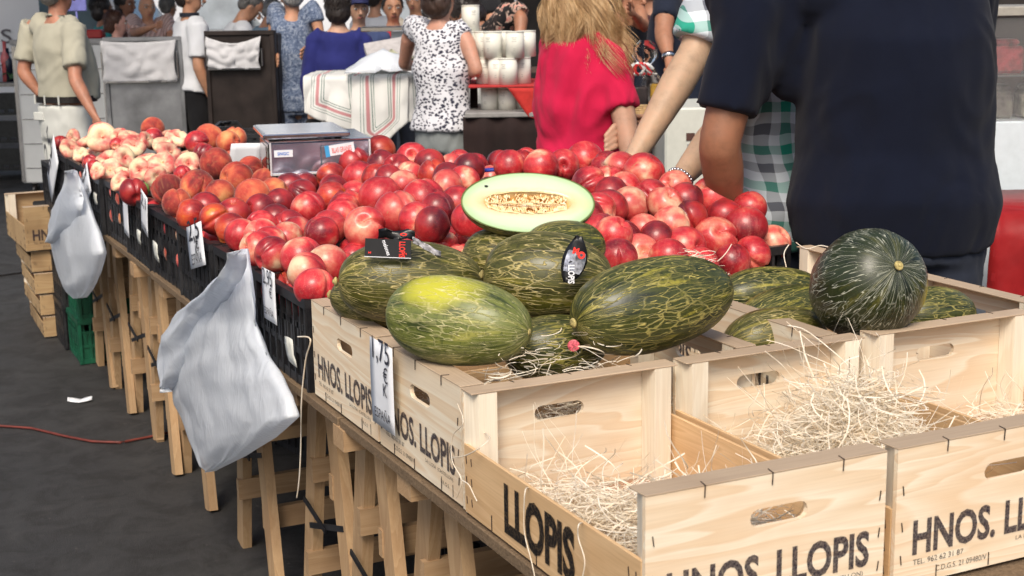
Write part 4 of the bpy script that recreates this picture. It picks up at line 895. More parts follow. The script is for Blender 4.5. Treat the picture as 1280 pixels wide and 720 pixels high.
# ================================================================ white plastic bags
q = M_('white_bag_film', .24, .5); co = q.coords('Object', True); q.col((.90, .94, .99)).bump(q.noise(q.coords('Object', True, (6, 16, 3.5)), 1.4, 3, .5, .8), .10, .010); rg = q.math('ABSOLUTE', q.math('ADD', q.noise(q.coords('Object', True, (9, 22, 8)), 1.3, 3, .55, 1.2), -.5)); q.bump(rg, .45, .012)
tr = q.n('BsdfTranslucent', i_Color=(.82, .86, .92, 1)); ms = q.n('MixShader', i_0=.42); q.l(q.b.outputs[0], ms.inputs[1]); q.l(tr.outputs[0], ms.inputs[2])
tp = q.n('BsdfTransparent'); m2 = q.n('MixShader', i_0=.10); q.l(ms.outputs[0], m2.inputs[1]); q.l(tp.outputs[0], m2.inputs[2]); q.l(m2.outputs[0], q.nt.nodes['Material Output'].inputs[0]); FILM = q.m
def bag(label, rows, depth_x, puff, flap=None, seed=1):
    """rows: (v, uLeft, uRight, vRight) outline; the bag hangs against the stall side and has a front and a back sheet"""
    PL = [atx(r[1], r[0], depth_x) for r in rows]; PR = [atx(r[2], r[3], depth_x) for r in rows]
    top = PR[0].copy(); o = thing('plastic_bag', label, 'plastic bag', top)
    nU = 84; nR = len(rows); sub = 7; NV = (nR-1)*sub
    def row(t_):
        k = min(int(t_), nR-2); f = t_-k
        return PL[k].lerp(PL[k+1], f), PR[k].lerp(PR[k+1], f)
    def P(i, j):
        t_ = j/sub; a, b = row(t_); an = 2*PI*i/nU; s_ = (1-math.cos(an))/2; c = a.lerp(b, s_); wdt = (b-a).length
        pf = puff*min(1, .15+t_/(nR*.45))*(1-.75*max(0, t_/(nR-1)-.8)/.2); 
        x = -math.sin(an)*pf
        wq = s_ + .12*mnoise.noise(Vector((t_*.35, seed, s_*2))); fold = .010*(.5-abs(mnoise.noise(Vector((wq*5+seed, t_*.12, 0))))*2) + .005*(.5-abs(mnoise.noise(Vector((wq*13+seed, t_*.15, 3))))*2) + .010*mnoise.noise(Vector((s_*4+t_*.5, t_*.7-s_*1.5, seed)))
        x -= fold*min(1, t_/2)*(1 if an < PI else -.5); x = min(x, .028)
        return c + Vector((x, 0, 0)) - top
    gg = G(); gg.sheet(P, nU, NV, smooth=True); gg.build('bag_film', FILM, o)
    if flap:
        for kk, (pts_l, pts_r) in enumerate(flap):
            n = len(pts_l); A = [atx(u, v, depth_x-puff*.9-.012*kk) for u, v in pts_l]; B = [atx(u, v, depth_x-puff*.5) for u, v in pts_r]
            def Q(i, j):
                t_ = i/4; k = min(int(t_), n-2); f = t_-k; a = A[k].lerp(A[k+1], f); b = B[k].lerp(B[k+1], f); s_ = j/10
                return a.lerp(b, s_) + Vector((-.035*math.sin(PI*s_)+.016*mnoise.noise(Vector((s_*6, t_*1.1, seed+kk))), 0, 0)) - top
            gg = G(); gg.sheet(Q, (n-1)*4, 10, .0006); gg.build('bag_handle', FILM, o)
    return o
bag('large white plastic carrier bag hanging by one handle from the nearest black crates',
    [(311, 302, 309, 311), (330, 292, 310, 326), (352, 277, 313, 350), (380, 262, 316, 376), (405, 246, 318, 402), (430, 236, 325, 425), (455, 228, 336, 448), (480, 220, 350, 472), (505, 224, 362, 496), (535, 236, 369, 521), (562, 248, 342, 547), (582, 257, 305, 570), (590, 262, 268, 588)], -.05, .045,
    flap=[([(303, 312), (283, 340), (252, 368), (226, 388), (203, 420), (197, 448), (206, 474), (214, 490)], [(308, 318), (302, 350), (286, 372), (270, 390), (252, 420), (243, 440), (232, 466), (217, 488)])], seed=2)
bag('small white plastic bag hanging at the far end of the stall by the flat peaches',
    [(212, 90, 95, 214), (235, 84, 104, 236), (262, 66, 112, 262), (290, 62, 122, 290), (320, 70, 128, 316), (345, 78, 122, 342), (362, 86, 112, 362), (373, 94, 106, 372)], -.05, .05, flap=[([(93, 212), (82, 232), (68, 256), (62, 280), (66, 300)], [(97, 214), (100, 236), (104, 260), (96, 285), (72, 305)])], seed=5)
# ================================================================ scale on the stall
STEEL = simple('brushed_steel', (.62, .63, .66), .16, .08, 8, metal=1.0)
q = M_('steel_front_bluish', .14, .5); co = q.coords(); q.col(q.ramp(q.noise(co, 5, 3), [(.35, (.30, .34, .46)), (.7, (.60, .64, .76))])).set(Metallic=.85); STB = q.m
DKPL = simple('dark_panel', (.02, .018, .018), .2, .3)
def scale_():
    zt = 1.135
    A = atz(337, 179, zt); B = atz(462, 174, zt); Cc = atz(309, 168, zt)
    dx = (B-A); dx.z = 0; dy = (Cc-A); dy.z = 0; X = dx.normalized(); Wd = dx.length; D_ = max(.24, dy.dot(Vector((-X.y, X.x, 0))))
    rz = math.atan2(X.y, X.x); base = 1.02
    o = thing('weighing_scale', 'silver weighing scale with a flat steel pan between the peaches and the black crates', 'scale', (A.x, A.y, base), rz); H = zt-base
    gg = G(); gg.box(0, Wd, 0, D_, .012, H, bev=.005); gg.build('body', STB, o)
    gg = G(); gg.box(-.003, Wd+.003, -.004, D_+.002, H, H+.006, bev=.002); gg.build('top_cover', STEEL, o)
    gg = G()
    for x in (-.002, Wd-.004): gg.box(x, x+.006, -.006, -.0005, .012, H, bev=.001)
    gg.box(.005, Wd-.005, -.006, -.0005, .012, .020, bev=.001); gg.build('edge_trim', simple('bright_trim', (.8, .82, .84), .2, .03, metal=.4), o)
    gg = G(); gg.box(-.003, .0, .03, D_-.02, .02, H-.008, bev=.001); p_ = gg.build('display_panel', DKPL, o)
    gg = G(); gg.box(-.0045, -.003, .10, D_-.06, .030, H-.02); gg.build('display_window', simple('display_glass', (.16, .05, .05), .06, .5, 20), p_)
    gg = G()
    for k in range(4): gg.box(-.0045, -.003, .045, .075, .028+.018*k, .04+.018*k)
    gg.build('key', simple('grey_key', (.22, .26, .22), .4), p_)
    gg = G(); x0 = Wd*.50; gg.box(x0, Wd*.86, -.010, -.004, .018, H-.014, bev=.004); w_ = gg.build('label_window', simple('clear_panel', (.30, .32, .38), .08, .1, metal=.7), o)
    gg = G(); gg.box(x0+.03, x0+.115, -.0112, -.0102, .045, .078); s1 = gg.build('white_sticker', WHT, o); s1.rotation_euler = (0, -.12, 0)
    gg = G(); gg.box(x0+.022, x0+.036, -.0116, -.0104, .043, .079); gg.build('sticker_edge', simple('sky_blue_print', (.05, .32, .62), .5, .05), o).rotation_euler = (0, -.12, 0)
    put_text('BLAS GRANES', .062, .016, REDT, s1, (x0+.044, -.0125, .053), .0)
    gg = G(); gg.box(.012, .07, -.0052, -.004, .070, .092, bev=.0004); s2 = gg.build('white_sticker', WHT, o); put_text('SNGC', .036, .010, simple('blue_print', (.03, .16, .55), .5, .05), s2, (.022, -.006, .076), .02)
    gg = G(); gg.box(-.02, Wd*.80, -.012, D_+.03, H+.012, H+.028, bev=.004); pan = gg.build('weighing_pan', STEEL, o)
    gg = G(); gg.box(-.012, Wd*.80-.008, -.004, D_+.022, H+.028, H+.0292); gg.build('pan_face', simple('mirror_pan_face', (.80, .82, .85), .16, .05, 6, metal=.55), pan)
    for x in (.05, Wd*.7):
        for y in (.04, D_-.04): gg = G(); gg.tube([(x, y, H+.004), (x, y, H+.0125)], [.012, .012], n=10, cap=False); gg.build('pan_support', DKPL, o)
    for x in (.03, Wd-.03):
        for y in (.03, D_-.03): gg = G(); gg.tube([(x, y, 0), (x, y, .014)], [.014, .014], n=10, cap=False); gg.build('foot', DKPL, o)
    return o
sc = scale_()
gg = G(); A = wp(284, 205, 5.0); B = wp(312, 176, 5.05); gg.sheet(lambda i, j: (i*.022+j*.006, .004*math.sin(i*.5), j*.024), 5, 4, .0006); o = gg.build('paper_sheet', PAPER); o.location = A+Vector((0, 0, -.02)); o.rotation_euler = (.25, .0, -.5); props(o, 'loose white sheet of paper leaning on the left side of the scale', 'paper')
gg = G(); gg.tube([(0, 0, 0), (.05, -.03, .004), (.12, -.02, .01)], [.006, .006, .006], n=8); o = gg.build('blue_cord', simple('blue_plastic', (.02, .05, .35), .4)); o.location = wp(604, 213, 4.15); o.rotation_euler = (0, 0, 0); props(o, 'short bit of blue plastic showing on the heap ridge left of the cut melon', 'cord')
# ================================================================ on the floor
gg = G(); pts = [atz(-60, 528, .008), atz(0, 533, .008), atz(40, 536, .008), atz(80, 545, .008), atz(115, 551, .008), atz(150, 552, .008), atz(190, 545, .008), atz(240, 535, .008), atz(330, 520, .008)]
sm_ = []
for i in range(len(pts)-1):
    for k in range(6): sm_.append(pts[i].lerp(pts[i+1], k/6)+Vector((0, .01*math.sin(i+k/6*1.0), 0)))
gg.tube(sm_, [.0048]*len(sm_), n=8); o = gg.build('extension_cord', simple('red_rubber_cord', (.14, .03, .022), .5, .2)); props(o, 'dull red electric cord snaking over the dark floor under the trestles', 'cord')
gg = G(); gg.sheet(lambda i, j: ((i-3)*.016, (j-2)*.013*math.sin(PI*(i+.6)/7.2), .004+.012*abs(i-3)/3*((j+1)/4)), 6, 4, .0006); o = gg.build('paper_scrap', PAPER); o.location = atz(100, 502, .002); o.rotation_euler = (0, 0, -.3); props(o, 'curled white paper scrap lying on the dark floor near the green crates', 'paper scrap')
gg = G(); pts = [atz(-40, 350, .005), atz(10, 343, .005), atz(34, 340, .005), atz(60, 330, .005)]; gg.tube(pts, [.006]*4, n=6); o = gg.build('dark_cable', DKPL); props(o, 'thin dark cable on the floor behind the old wooden crates', 'cable')
# ================================================================ people
SKIN = {}
def skin(nm, c):
    if nm in SKIN: return SKIN[nm]
    q = M_('skin_'+nm, .5, .4); co = q.coords(); f = q.noise(co, 17, 6, .7); q.col(q.ramp(f, [(.28, tuple(x*.66 for x in c)), (.5, tuple(x*.92 for x in c)), (.72, (c[0]*1.06, c[1]*.98, c[2]*.95))])).set(Subsurface_Weight=.15, Subsurface_Radius=(.02, .008, .004), Subsurface_Scale=.4).bump(q.noise(co, 350, 3), .12, .001)
    SKIN[nm] = q.m; return q.m
def cloth(name, c, var=.12, rough=.9, pattern=None, wr=.35, wsc=6):
    q = M_(name, rough, .15); co = q.coords('Object', True); raw = q.coords('Object', False)
    q.set(Sheen_Weight=.05, Sheen_Roughness=.6)
    cc = pattern(q, raw) if pattern else q.ramp(q.noise(co, 9, 4), [(.3, tuple(x*(1-var) for x in c)), (.7, tuple(min(1, x*(1+var)) for x in c))])
    q.col(cc).bump(q.noise(q.coords('Object', True, (wsc, wsc, wsc*.7), (.5, .3, 0)), 1.1, 2.5, .5, .5), wr*.6, .03).bump(q.noise(co, 700, 2), .25, .0008)
    return q.m
def rowcoord(q, raw, s1, s2, rot=(0, 0, .35)):
    mp = q.n('Mapping', i_Rotation=rot); q.l(raw, mp.inputs['Vector']); sp = q.n('SeparateXYZ'); q.l(mp.outputs[0], sp.inputs[0]); return sp.outputs
def gingham(q, raw):
    o = rowcoord(q, raw, 1, 1, (0, .03, .6)); k = 10.
    wob = q.math('MULTIPLY', q.math('ADD', q.noise(raw, 4, 2), -.5), .9)
    fx = q.math('FRACT', q.math('ADD', q.math('MULTIPLY', o[0], k*.9), wob)); fz = q.math('FRACT', q.math('ADD', q.math('MULTIPLY', o[2], k*.9), wob))
    sx_ = q.ramp(fx, [(0, (0, 0, 0)), (.25, (.33, .33, .33)), (.5, (.66, .66, .66)), (.75, (1, 1, 1))], 'CONSTANT'); sz_ = q.ramp(fz, [(0, (0, 0, 0)), (.25, (.33, .33, .33)), (.5, (.66, .66, .66)), (.75, (1, 1, 1))], 'CONSTANT')
    st = [(0, (.70, .76, .82)), (.3, (.03, .34, .24)), (.6, (.70, .76, .82)), (.9, (.13, .14, .17))]
    return q.mix(.5, q.ramp(sx_, st, 'CONSTANT'), q.ramp(sz_, st, 'CONSTANT'))
def speckle(q, raw):
    vo = q.n('TexVoronoi', i_Scale=52.); mp = q.n('Mapping', i_Scale=(1., 1., 1.5)); wn = q.n('TexNoise', i_Scale=30.); q.l(raw, wn.inputs[0])
    mx = q.n('Mix', data_type='VECTOR'); mx.inputs[0].default_value = .03; q.l(raw, mp.inputs[0]); q.l(mp.outputs[0], mx.inputs[4]); q.l(wn.outputs['Color'], mx.inputs[5]); q.l(mx.outputs[1], vo.inputs['Vector'])
    n_ = q.math('ADD', vo.outputs['Distance'], q.math('MULTIPLY', q.math('ADD', q.noise(raw, 60, 2), -.5), .5))
    return q.ramp(n_, [(.0, (.03, .03, .05)), (.40, (.045, .045, .07)), (.46, (.66, .66, .70))])
def paisley(q, raw):
    return q.ramp(q.noise(raw, 26, 5, .7, 2.2), [(.38, (.05, .07, .13)), (.5, (.12, .16, .25)), (.62, (.30, .34, .42))])
def stripes(q, raw):
    o = rowcoord(q, raw, 1, 1, (0, .1, .8)); return q.ramp(q.math('FRACT', q.math('MULTIPLY', o[0], 34.)), [(0, (.58, .42, .38)), (.5, (.58, .42, .38)), (.6, (.36, .15, .13)), (.75, (.50, .38, .34)), (.9, (.24, .18, .18))])
def floral(q, raw): return q.ramp(q.noise(raw, 22, 3, .6, 1), [(.44, (.012, .011, .012)), (.52, (.03, .02, .02)), (.57, (.55, .42, .34)), (.66, (.5, .1, .08))])
def xblack(q, raw): return q.ramp(q.noise(raw, 18, 3, .7, 1.5), [(.5, (.012, .012, .014)), (.60, (.015, .015, .02)), (.66, (.3, .3, .32))])
HAIR = {}
def hairmat(nm, c):
    if nm in HAIR: return HAIR[nm]
    q = M_('hair_'+nm, .45, .4); co = q.coords('Object', True, (90, 90, 12)); q.col(q.ramp(q.noise(co, 1., 4, .7), [(.3, tuple(x*.45 for x in c)), (.7, c)])).bump(q.noise(co, 1., 3), .6, .004); HAIR[nm] = q.m; return q.m
EYEM = simple('eye_white', (.6, .58, .55), .3, .05); IRIS = simple('eye_dark', (.02, .012, .01), .2, .05); LIPM = simple('lips', (.36, .12, .10), .5, .1)
def person(label, pos, face, H=1.7, fat=1., woman=False, lean=0, twist=0, sk=('tan', (.50, .26, .16)), top=None, bottom=None, topz=.90, sleeve=.6, arms=None, head=(0, 0), hair=('grey', (.3, .3, .3)), style='short', voxel=.013, wr=.006, hand=False, skirt=False, belly=0, eyes=True, sleeve_r=1., seed=1, neckz=1.475, name='person', cat='person', shoulder=None, floorz=0., parts=None, webs=(), armr=1.):
    """pos: world xy the person stands on; face: degrees from 'looking away from the camera' towards picture right"""
    s = H/1.7; a_ = math.radians(face); d = FH*math.cos(a_)+RH*math.sin(a_); rz = math.atan2(-d.x, d.y)
    o = thing(name, label, cat, (pos[0], pos[1], floorz), rz); inv = Matrix.Rotation(-rz, 4, 'Z') @ Matrix.Translation((-pos[0], -pos[1], -floorz))
    Lm = Matrix.Translation((0, 0, .95*s)) @ Matrix.Rotation(-math.radians(lean), 4, 'X') @ Matrix.Rotation(math.radians(twist), 4, 'Z') @ Matrix.Translation((0, 0, -.95*s))
    f = fat; V = Vector
    def U(p): return Lm @ (V(p)*s)
    sw = (.155 if woman else .178)*(1+.35*(f-1))
    sh = {-1: U((-sw, 0, 1.405)), 1: U((sw, 0, 1.405))}; el = {-1: U((-sw-.06, -.03, 1.11)), 1: U((sw+.06, -.03, 1.11))}; wr_ = {-1: U((-sw-.05, .06, .87)), 1: U((sw+.05, .06, .87))}
    if arms:
        for k, pts in arms.items():
            sg = -1 if k == 'L' else 1; pts = [inv @ p for p in pts]
            if len(pts) == 3: sh[sg], el[sg], wr_[sg] = pts
            else: el[sg], wr_[sg] = pts
    bx, by = (.155, .105) if not woman else (.145, .10); ra = .046 if not woman else .039
    prof = [(.82, .150*f, .105*f, 0), (.92, .165*f, .118*f, -.005), (1.02, (.150 if not woman else .135)*f, .105*f+belly*.6, belly*.8), (1.12, (.148 if not woman else .125)*f, .105*f+belly*.7, belly*.9), (1.22, .158*f**.8, .112*f+belly*.25, belly*.4+.005), (1.32, .160*f**.6, .112*f**.7, 0), (1.395, sw*.86, .085, -.008), (1.435, .095, .066, -.012), (1.475, .056, .056, -.006), (1.52, .052, .055, .004)]
    if woman: prof[5] = (1.32, .145, .108, .012)
    if sleeve_r != 1: pass
    ra *= (1+.5*(f-1))*armr
    # body
    g = G(); P = [U((0, p[3], p[0])) for p in prof]; q9 = lambda z: .80 if z < .97 else (.90 if z < 1.1 else .96); g.tube(P, [(p[1]*s*q9(p[0])-.006, p[2]*s*q9(p[0])-.006) for p in prof], n=20)
    for sg in (-1, 1):
        S_, E_, Wq = sh[sg], el[sg], wr_[sg]
        g.tube([U((sg*.06, 0, 1.37)), S_.lerp(E_, .10), S_.lerp(E_, .35), S_.lerp(E_, .75), E_], [ra*1.0*s, ra*1.05*s, ra*1.15*s, ra*.95*s, ra*.88*s], n=12)
        fa = E_.lerp(Wq, .3); g.tube([E_, fa, E_.lerp(Wq, .7), Wq], [ra*.90*s, ra*.92*s, ra*.70*s, (ra*.62*s, ra*.52*s)], n=12)
        hp = V((sg*.085*f**.6, 0, .88))*s; kn = V((sg*.095, .015, .49))*s; an = V((sg*.10, -.02, .09))*s
        g.tube([hp, hp.lerp(kn, .5), kn, kn.lerp(an, .35), an], [.062*s*f, .058*s*f, .046*s, .048*s, .036*s], n=12)
        dr = (Wq-E_).normalized(); hd = Wq + dr*.045*s
        sd_ = dr.cross(V((0, 1, .3))).normalized(); pn = sd_.cross(dr).normalized()
        g.tube([Wq, Wq+dr*.03*s, Wq+dr*.075*s], [(.024*s, .018*s), (.038*s, .016*s), (.038*s, .014*s)], ref=sd_, n=10)
    # head
    hy, hpi = math.radians(head[0]), math.radians(head[1])
    HM = Lm @ Matrix.Translation((0, 0, 1.50*s)) @ Matrix.Rotation(-hy, 4, 'Z') @ Matrix.Rotation(-hpi, 4, 'X') @ Matrix.Scale(s, 4)
    g.tube([Lm @ (V((0, -.006, 1.47))*s), HM @ V((0, .0, .04))], [.052*s, .05*s], n=12)
    g.ell((0, .004, .115), (.073, .090, .088), M=HM); g.ell((0, .022, .055), (.056, .066, .068), M=HM); g.ell((0, .055, .018), (.026, .028, .020), M=HM)
    for sg in (-1, 1): g.ell((sg*.074, -.004, .08), (.010, .019, .030), 8, 6, M=HM)
    ex = G()
    ex.tube([(0, .088, .098), (0, .104, .074), (0, .108, .062)], [.008, .012, .013], n=8, M=HM)
    for sg in (-1, 1): ex.ell((sg*.012, .098, .060), (.008, .010, .007), 8, 6, M=HM); ex.tube([(sg*.014, .088, .113), (sg*.04, .083, .114)], [.007, .005], n=6, M=HM)
    if hand:
        for sg in (-1, 1):
            Wq, E_ = wr_[sg], el[sg]; dr = (Wq-E_).normalized(); sd_ = dr.cross(V((0, 1, .3))).normalized()*(sg); pn = dr.cross(sd_)*(-sg if hand is True else hand)
            for k in range(4):
                b = Wq + dr*.085*s + sd_*(k-1.5)*.019*s; l_ = (.034, .040, .038, .030)[k]*s; c1 = (dr*.86+pn*.5).normalized(); c2 = (dr*.45+pn*.9).normalized()
                ex.tube([b-dr*.012, b+dr*.012, b+c1*l_, b+c1*l_+c2*l_*.8], [.0098*s, .0095*s, .0088*s, .0072*s], n=8)
            b = Wq + dr*.03*s - sd_*.03*s; t1 = (dr*.75-sd_*.6+pn*.35).normalized(); t2 = (dr+pn*.3).normalized(); ex.tube([b, b+t1*.035*s, b+t1*.035*s+t2*.028*s], [.013*s, .011*s, .009*s], n=8)
    else:
        for sg in (-1, 1):
            Wq, E_ = wr_[sg], el[sg]; dr = (Wq-E_).normalized(); sd_ = dr.cross(V((0, 1, .3))).normalized()
            for k in range(4): b = Wq+dr*.07*s+sd_*(k-1.5)*.018*s; ex.tube([b, b+dr*(.055, .07, .072, .06)[k]*s+V((0, .012, 0))*s], [.0095*s, .007*s], n=6)
            ex.tube([Wq+dr*.02*s+sd_*.03*s, Wq+dr*.06*s+sd_*.055*s], [.012*s, .009*s], n=6)
    remeshed(g, voxel, 'body', skin(*sk), o, 6, extra=ex)
    if eyes:
        for sg in (-1, 1):
            e = G(); e.ell((sg*.032, .079, .098), (.014, .011, .0075), 10, 6, M=HM); eo = e.build('eye', EYEM, o); e2 = G(); e2.ell((sg*.032, .087, .098), (.006, .0045, .006), 8, 6, M=HM); e2.build('iris', IRIS, eo)
            e = G(); e.tube([(sg*.014, .094, .118), (sg*.034, .092, .123), (sg*.052, .078, .117)], [.003, .004, .002], n=6, M=HM); e.build('eyebrow', hairmat(*hair), o)
        e = G(); e.tube([(-.022, .082, .032), (0, .090, .033), (.022, .082, .032)], [(.003, .003), (.0065, .0065), (.003, .003)], n=8, M=HM); e.build('mouth', LIPM, o)
    # hair
    if style != 'none':
        h = G()
        if style == 'short': h.ell((0, -.022, .128), (.081, .088, .086), M=HM); h.ell((0, -.05, .085), (.070, .052, .062), M=HM)
        if style == 'bun': h.ell((0, -.018, .130), (.083, .094, .090), M=HM); h.ell((0, -.05, .08), (.076, .058, .075), M=HM); h.ell((0, -.09, .06), (.04, .035, .045), M=HM)
        if style == 'bob': h.ell((0, -.018, .130), (.088, .097, .092), M=HM); h.ell((0, -.045, .065), (.088, .065, .085), M=HM)
        if style == 'long': h.ell((0, -.018, .130), (.088, .096, .092), M=HM); h.tube([HM @ V((0, -.05, .1)), HM @ V((0, -.085, .0)), HM @ V((0, -.10, -.10)), HM @ V((0, -.105, -.2))], [(.088*s, .06*s), (.095*s, .05*s), (.11*s, .04*s), (.09*s, .025*s)], n=14)
        hx = G(); Rh = random.Random(seed*13)
        for k in range(420):
            th = Rh.uniform(.0, 1.9); ph = Rh.uniform(0, 2*PI); d0 = Vector((math.sin(th)*math.cos(ph), math.sin(th)*math.sin(ph), math.cos(th)))
            if d0.y > .45 and d0.z < .55: continue
            c0 = Vector((0, -.022, .128)); rad = (.083, .091, .088) if style == 'short' else (.089, .098, .093); p0 = c0+Vector((d0.x*rad[0], d0.y*rad[1], d0.z*rad[2]))
            dn = (Vector((d0.x*.3, d0.y*.3-.2, -1)) - d0*Vector((d0.x*.3, d0.y*.3-.2, -1)).dot(d0)).normalized(); l_ = Rh.uniform(.02, .05)
            tw = Vector((Rh.gauss(0, 1), Rh.gauss(0, 1), Rh.gauss(0, 1)))*.006
            hx.tube([p0-d0*.003, p0+dn*l_*.5+d0*.003+tw*.5, p0+dn*l_-d0*.002+tw], [.0022, .0018, .0007], n=3, M=HM, cap=False)
        if h.v: remeshed(h, .009, 'hair', hairmat(*hair), o, 3, wrinkle=.006, wfreq=(40, 40, 14), seed=seed, extra=hx)
    # trousers / skirt, shoes
    if bottom:
        t = G(); wz = 1.0
        t.tube([V((0, 0, z))*s for z in (.79, .92, .985)], [(.152*f*s, .108*f*s), (.158*f*s, .118*f*s), (.150*f*s, .108*f*s+belly*.5)], n=20, cap='flat')
        if skirt: t.tube([V((0, 0, z))*s for z in (.45, .6, .8, .95)], [(.20*s*f, .17*s*f), (.195*s*f, .16*s*f), (.18*s*f, .14*s*f), (.15*s*f, .12*s*f)], n=24)
        else:
            for sg in (-1, 1):
                hp = V((sg*.076*f**.8, 0, .90))*s; kn = V((sg*.095, .012, .49))*s; an = V((sg*.10, -.015, .07))*s
                t.tube([hp, hp.lerp(kn, .4), kn, kn.lerp(an, .5), an], [.080*s*f, .082*s*f, .068*s*f**.5, .064*s, .060*s], n=14)
        remeshed(t, voxel, 'skirt' if skirt else 'trousers', bottom, o, 4, wrinkle=wr*.9, wfreq=(10, 10, 7), seed=seed+3)
    if not skirt or True:
        for sg in (-1, 1):
            e = G(); e.tube([V((sg*.10, -.06, .04))*s, V((sg*.102, .03, .045))*s, V((sg*.108, .13, .032))*s, V((sg*.11, .18, .026))*s], [(.032*s, .035*s), (.040*s, .040*s), (.044*s, .028*s), (.03*s, .02*s)], n=12); e.build('shoe', DKPL, o)
    # top
    if top:
        t = G(); ps = [p for p in prof if topz-.07 < p[0] < neckz]
        if ps[0][0] > topz: ps = [(topz, ps[0][1]*1.02, ps[0][2], ps[0][3])] + ps
        t.tube([U((0, p[3], p[0])) for p in ps], [(p[1]*s+.014*(1+.5*(f-1)), p[2]*s+.016) for p in ps], n=26, cap='flat')
        if woman:
            for sg in (-1, 1): t.ell(U((sg*.065, .085, 1.265)), (.062*s, .055*s, .06*s))
        if sleeve:
            for sg in (-1, 1):
                S_, E_ = sh[sg], el[sg]; e = S_.lerp(E_, min(1, sleeve)); rr = ra*s*sleeve_r
                si = U((sg*.07, -.004, 1.385)); t.tube([si, si.lerp(S_, .6), S_.lerp(e, .12), S_.lerp(e, .55), e], [(.075*s, .075*s), (.072*s+.1*rr, .072*s+.1*rr), rr*1.42, rr*1.28, rr*1.30], n=16, cap='flat')
                if sleeve > 1: fa = E_.lerp(wr_[sg], sleeve-1); t.tube([E_, fa], [rr*1.3, rr*1.05], n=14)
        for wb in webs: t.tube([inv @ p_ for p_, r_ in wb], [r_ for p_, r_ in wb], n=14)
        remeshed(t, voxel, 'shirt', top, o, 4, wrinkle=wr, wfreq=(8, 8, 4.5), seed=seed)
    if parts: parts(o, s, U, HM, sh, el, wr_)
    return o
XY = lambda u, v, d: (wp(u, v, d).x, wp(u, v, d).y)
def belt(z, rx, ry, mt, buckle=False, yo=0):
    def f(o, s, U, HM, sh, el, wr_):
        g = G(); n = 40
        for k in range(n):
            a, b = 2*PI*k/n, 2*PI*(k+1)/n
            g.bar((rx*math.cos(a), yo+ry*math.sin(a), z*s), (rx*math.cos(b), yo+ry*math.sin(b), z*s), .036, .006, ref=(0, 0, 1))
        g.build('belt', mt, o)
    return f
NAVY = cloth('navy_jersey', (.0036, .0056, .0150), .12, .98, wr=.6, wsc=4)
DENIM = cloth('dark_denim', (.02, .025, .04), .3)
# man in navy, close behind the stall
person('big man in a dark navy t-shirt seen from behind, bare brown arm in the fruit', XY(1118, 200, 3.72), 6, webs=[[(wp(930, -30, 3.70), .11), (wp(936, 40, 3.69), .095), (wp(946, 90, 3.69), .062), (wp(950, 118, 3.69), .03)], [(wp(965, -40, 3.7), .12), (wp(978, 50, 3.72), .085), (wp(984, 105, 3.74), .05)]], H=1.90, fat=1.42, sk=('brown', (.30, .135, .075)), top=NAVY, bottom=DENIM, topz=.855, sleeve=.80,
       arms={'L': [wp(950, -22, 3.66), wp(899, 180, 3.68), wp(914, 285, 3.88)], 'R': [wp(1205, -30, 3.72), wp(1195, 150, 3.9), wp(1120, 190, 4.0)]}, hair=('dark', (.03, .02, .015)), voxel=.012, wr=.008, sleeve_r=1.05, seed=2, belly=.03, eyes=False,
       parts=lambda o, s, U, HM, sh, el, wr_: [ (lambda g: (g.box(-.012+x, .012+x, -.150, -.142, .80*s, .84*s), g.build('belt_loop', DENIM, o)))(G()) for x in (-.1, .08) ])
# girl in pink
PINK = cloth('hot_pink_tee', (.50, .010, .055), .08, .85, wr=1.5, wsc=5)
def girlhair(o, s, U, HM, sh, el, wr_):
    R = random.Random(9); q = M_('hair_long_blond', .42, .5); cA = q.coords('Object', False, (60, 60, 4)); q.col(q.ramp(q.noise(cA, 1., 4, .7), [(.3, (.30, .16, .07)), (.5, (.58, .37, .18)), (.7, (.80, .60, .35))]))
    g = G(); base = HM @ Vector((0, -.02, .12)); down = Vector((0, 0, -1))
    inv = o.matrix_basis.inverted()
    RHl = (inv.to_3x3() @ RH).normalized(); FHl = (inv.to_3x3() @ FH).normalized()
    for lk in range(110):
        a = R.uniform(-1.05, 1.4); e = R.uniform(.12, 1.0); side = math.sin(a); ln = (.235 if side < .2 else .30)*R.uniform(.70, 1.1); ph = R.uniform(0, 6.28); am = R.uniform(.008, .020); sprd = R.gauss(0, .016)
        for k in range(50):
            a2 = a+R.gauss(0, .10); e2 = min(1, max(.05, e+R.gauss(0, .06))); back = Vector((math.sin(a), -math.cos(a), 0))
            rt = HM @ Vector((math.sin(a2)*.080*math.sin(e2*PI/2), -math.cos(a2)*.088*math.sin(e2*PI/2)-.01, .125+.085*math.cos(e2*PI/2)))
            jit = Vector((R.gauss(0, 1), R.gauss(0, 1), R.gauss(0, 1)))*.006; l2 = ln*R.uniform(.86, 1.06); pts = []
            for j in range(15):
                t_ = j/14; out = .034*math.sin(min(1, t_*1.6)*PI/2)
                p = rt + back*out*.7 + down*l2*t_ + Vector((sprd*t_*1.6, 0, 0)) + back*(.012*t_) + RHl*(.10*max(0, side)*t_ + .035*t_) + jit*(1-.45*t_)*(.3+t_)
                p += Vector((math.sin(ph+t_*10), math.cos(ph*1.7+t_*9), 0))*am*(.2+t_*1.3); pts.append(p)
            r_ = R.uniform(.0004, .0009); g.tube(pts, [r_*(1-.5*(j/14)**2) for j in range(15)], n=3, cap=False)
    g.ell((0, -.018, .130), (.084, .095, .091), M=HM)
    g.build('hair', q.m, o)
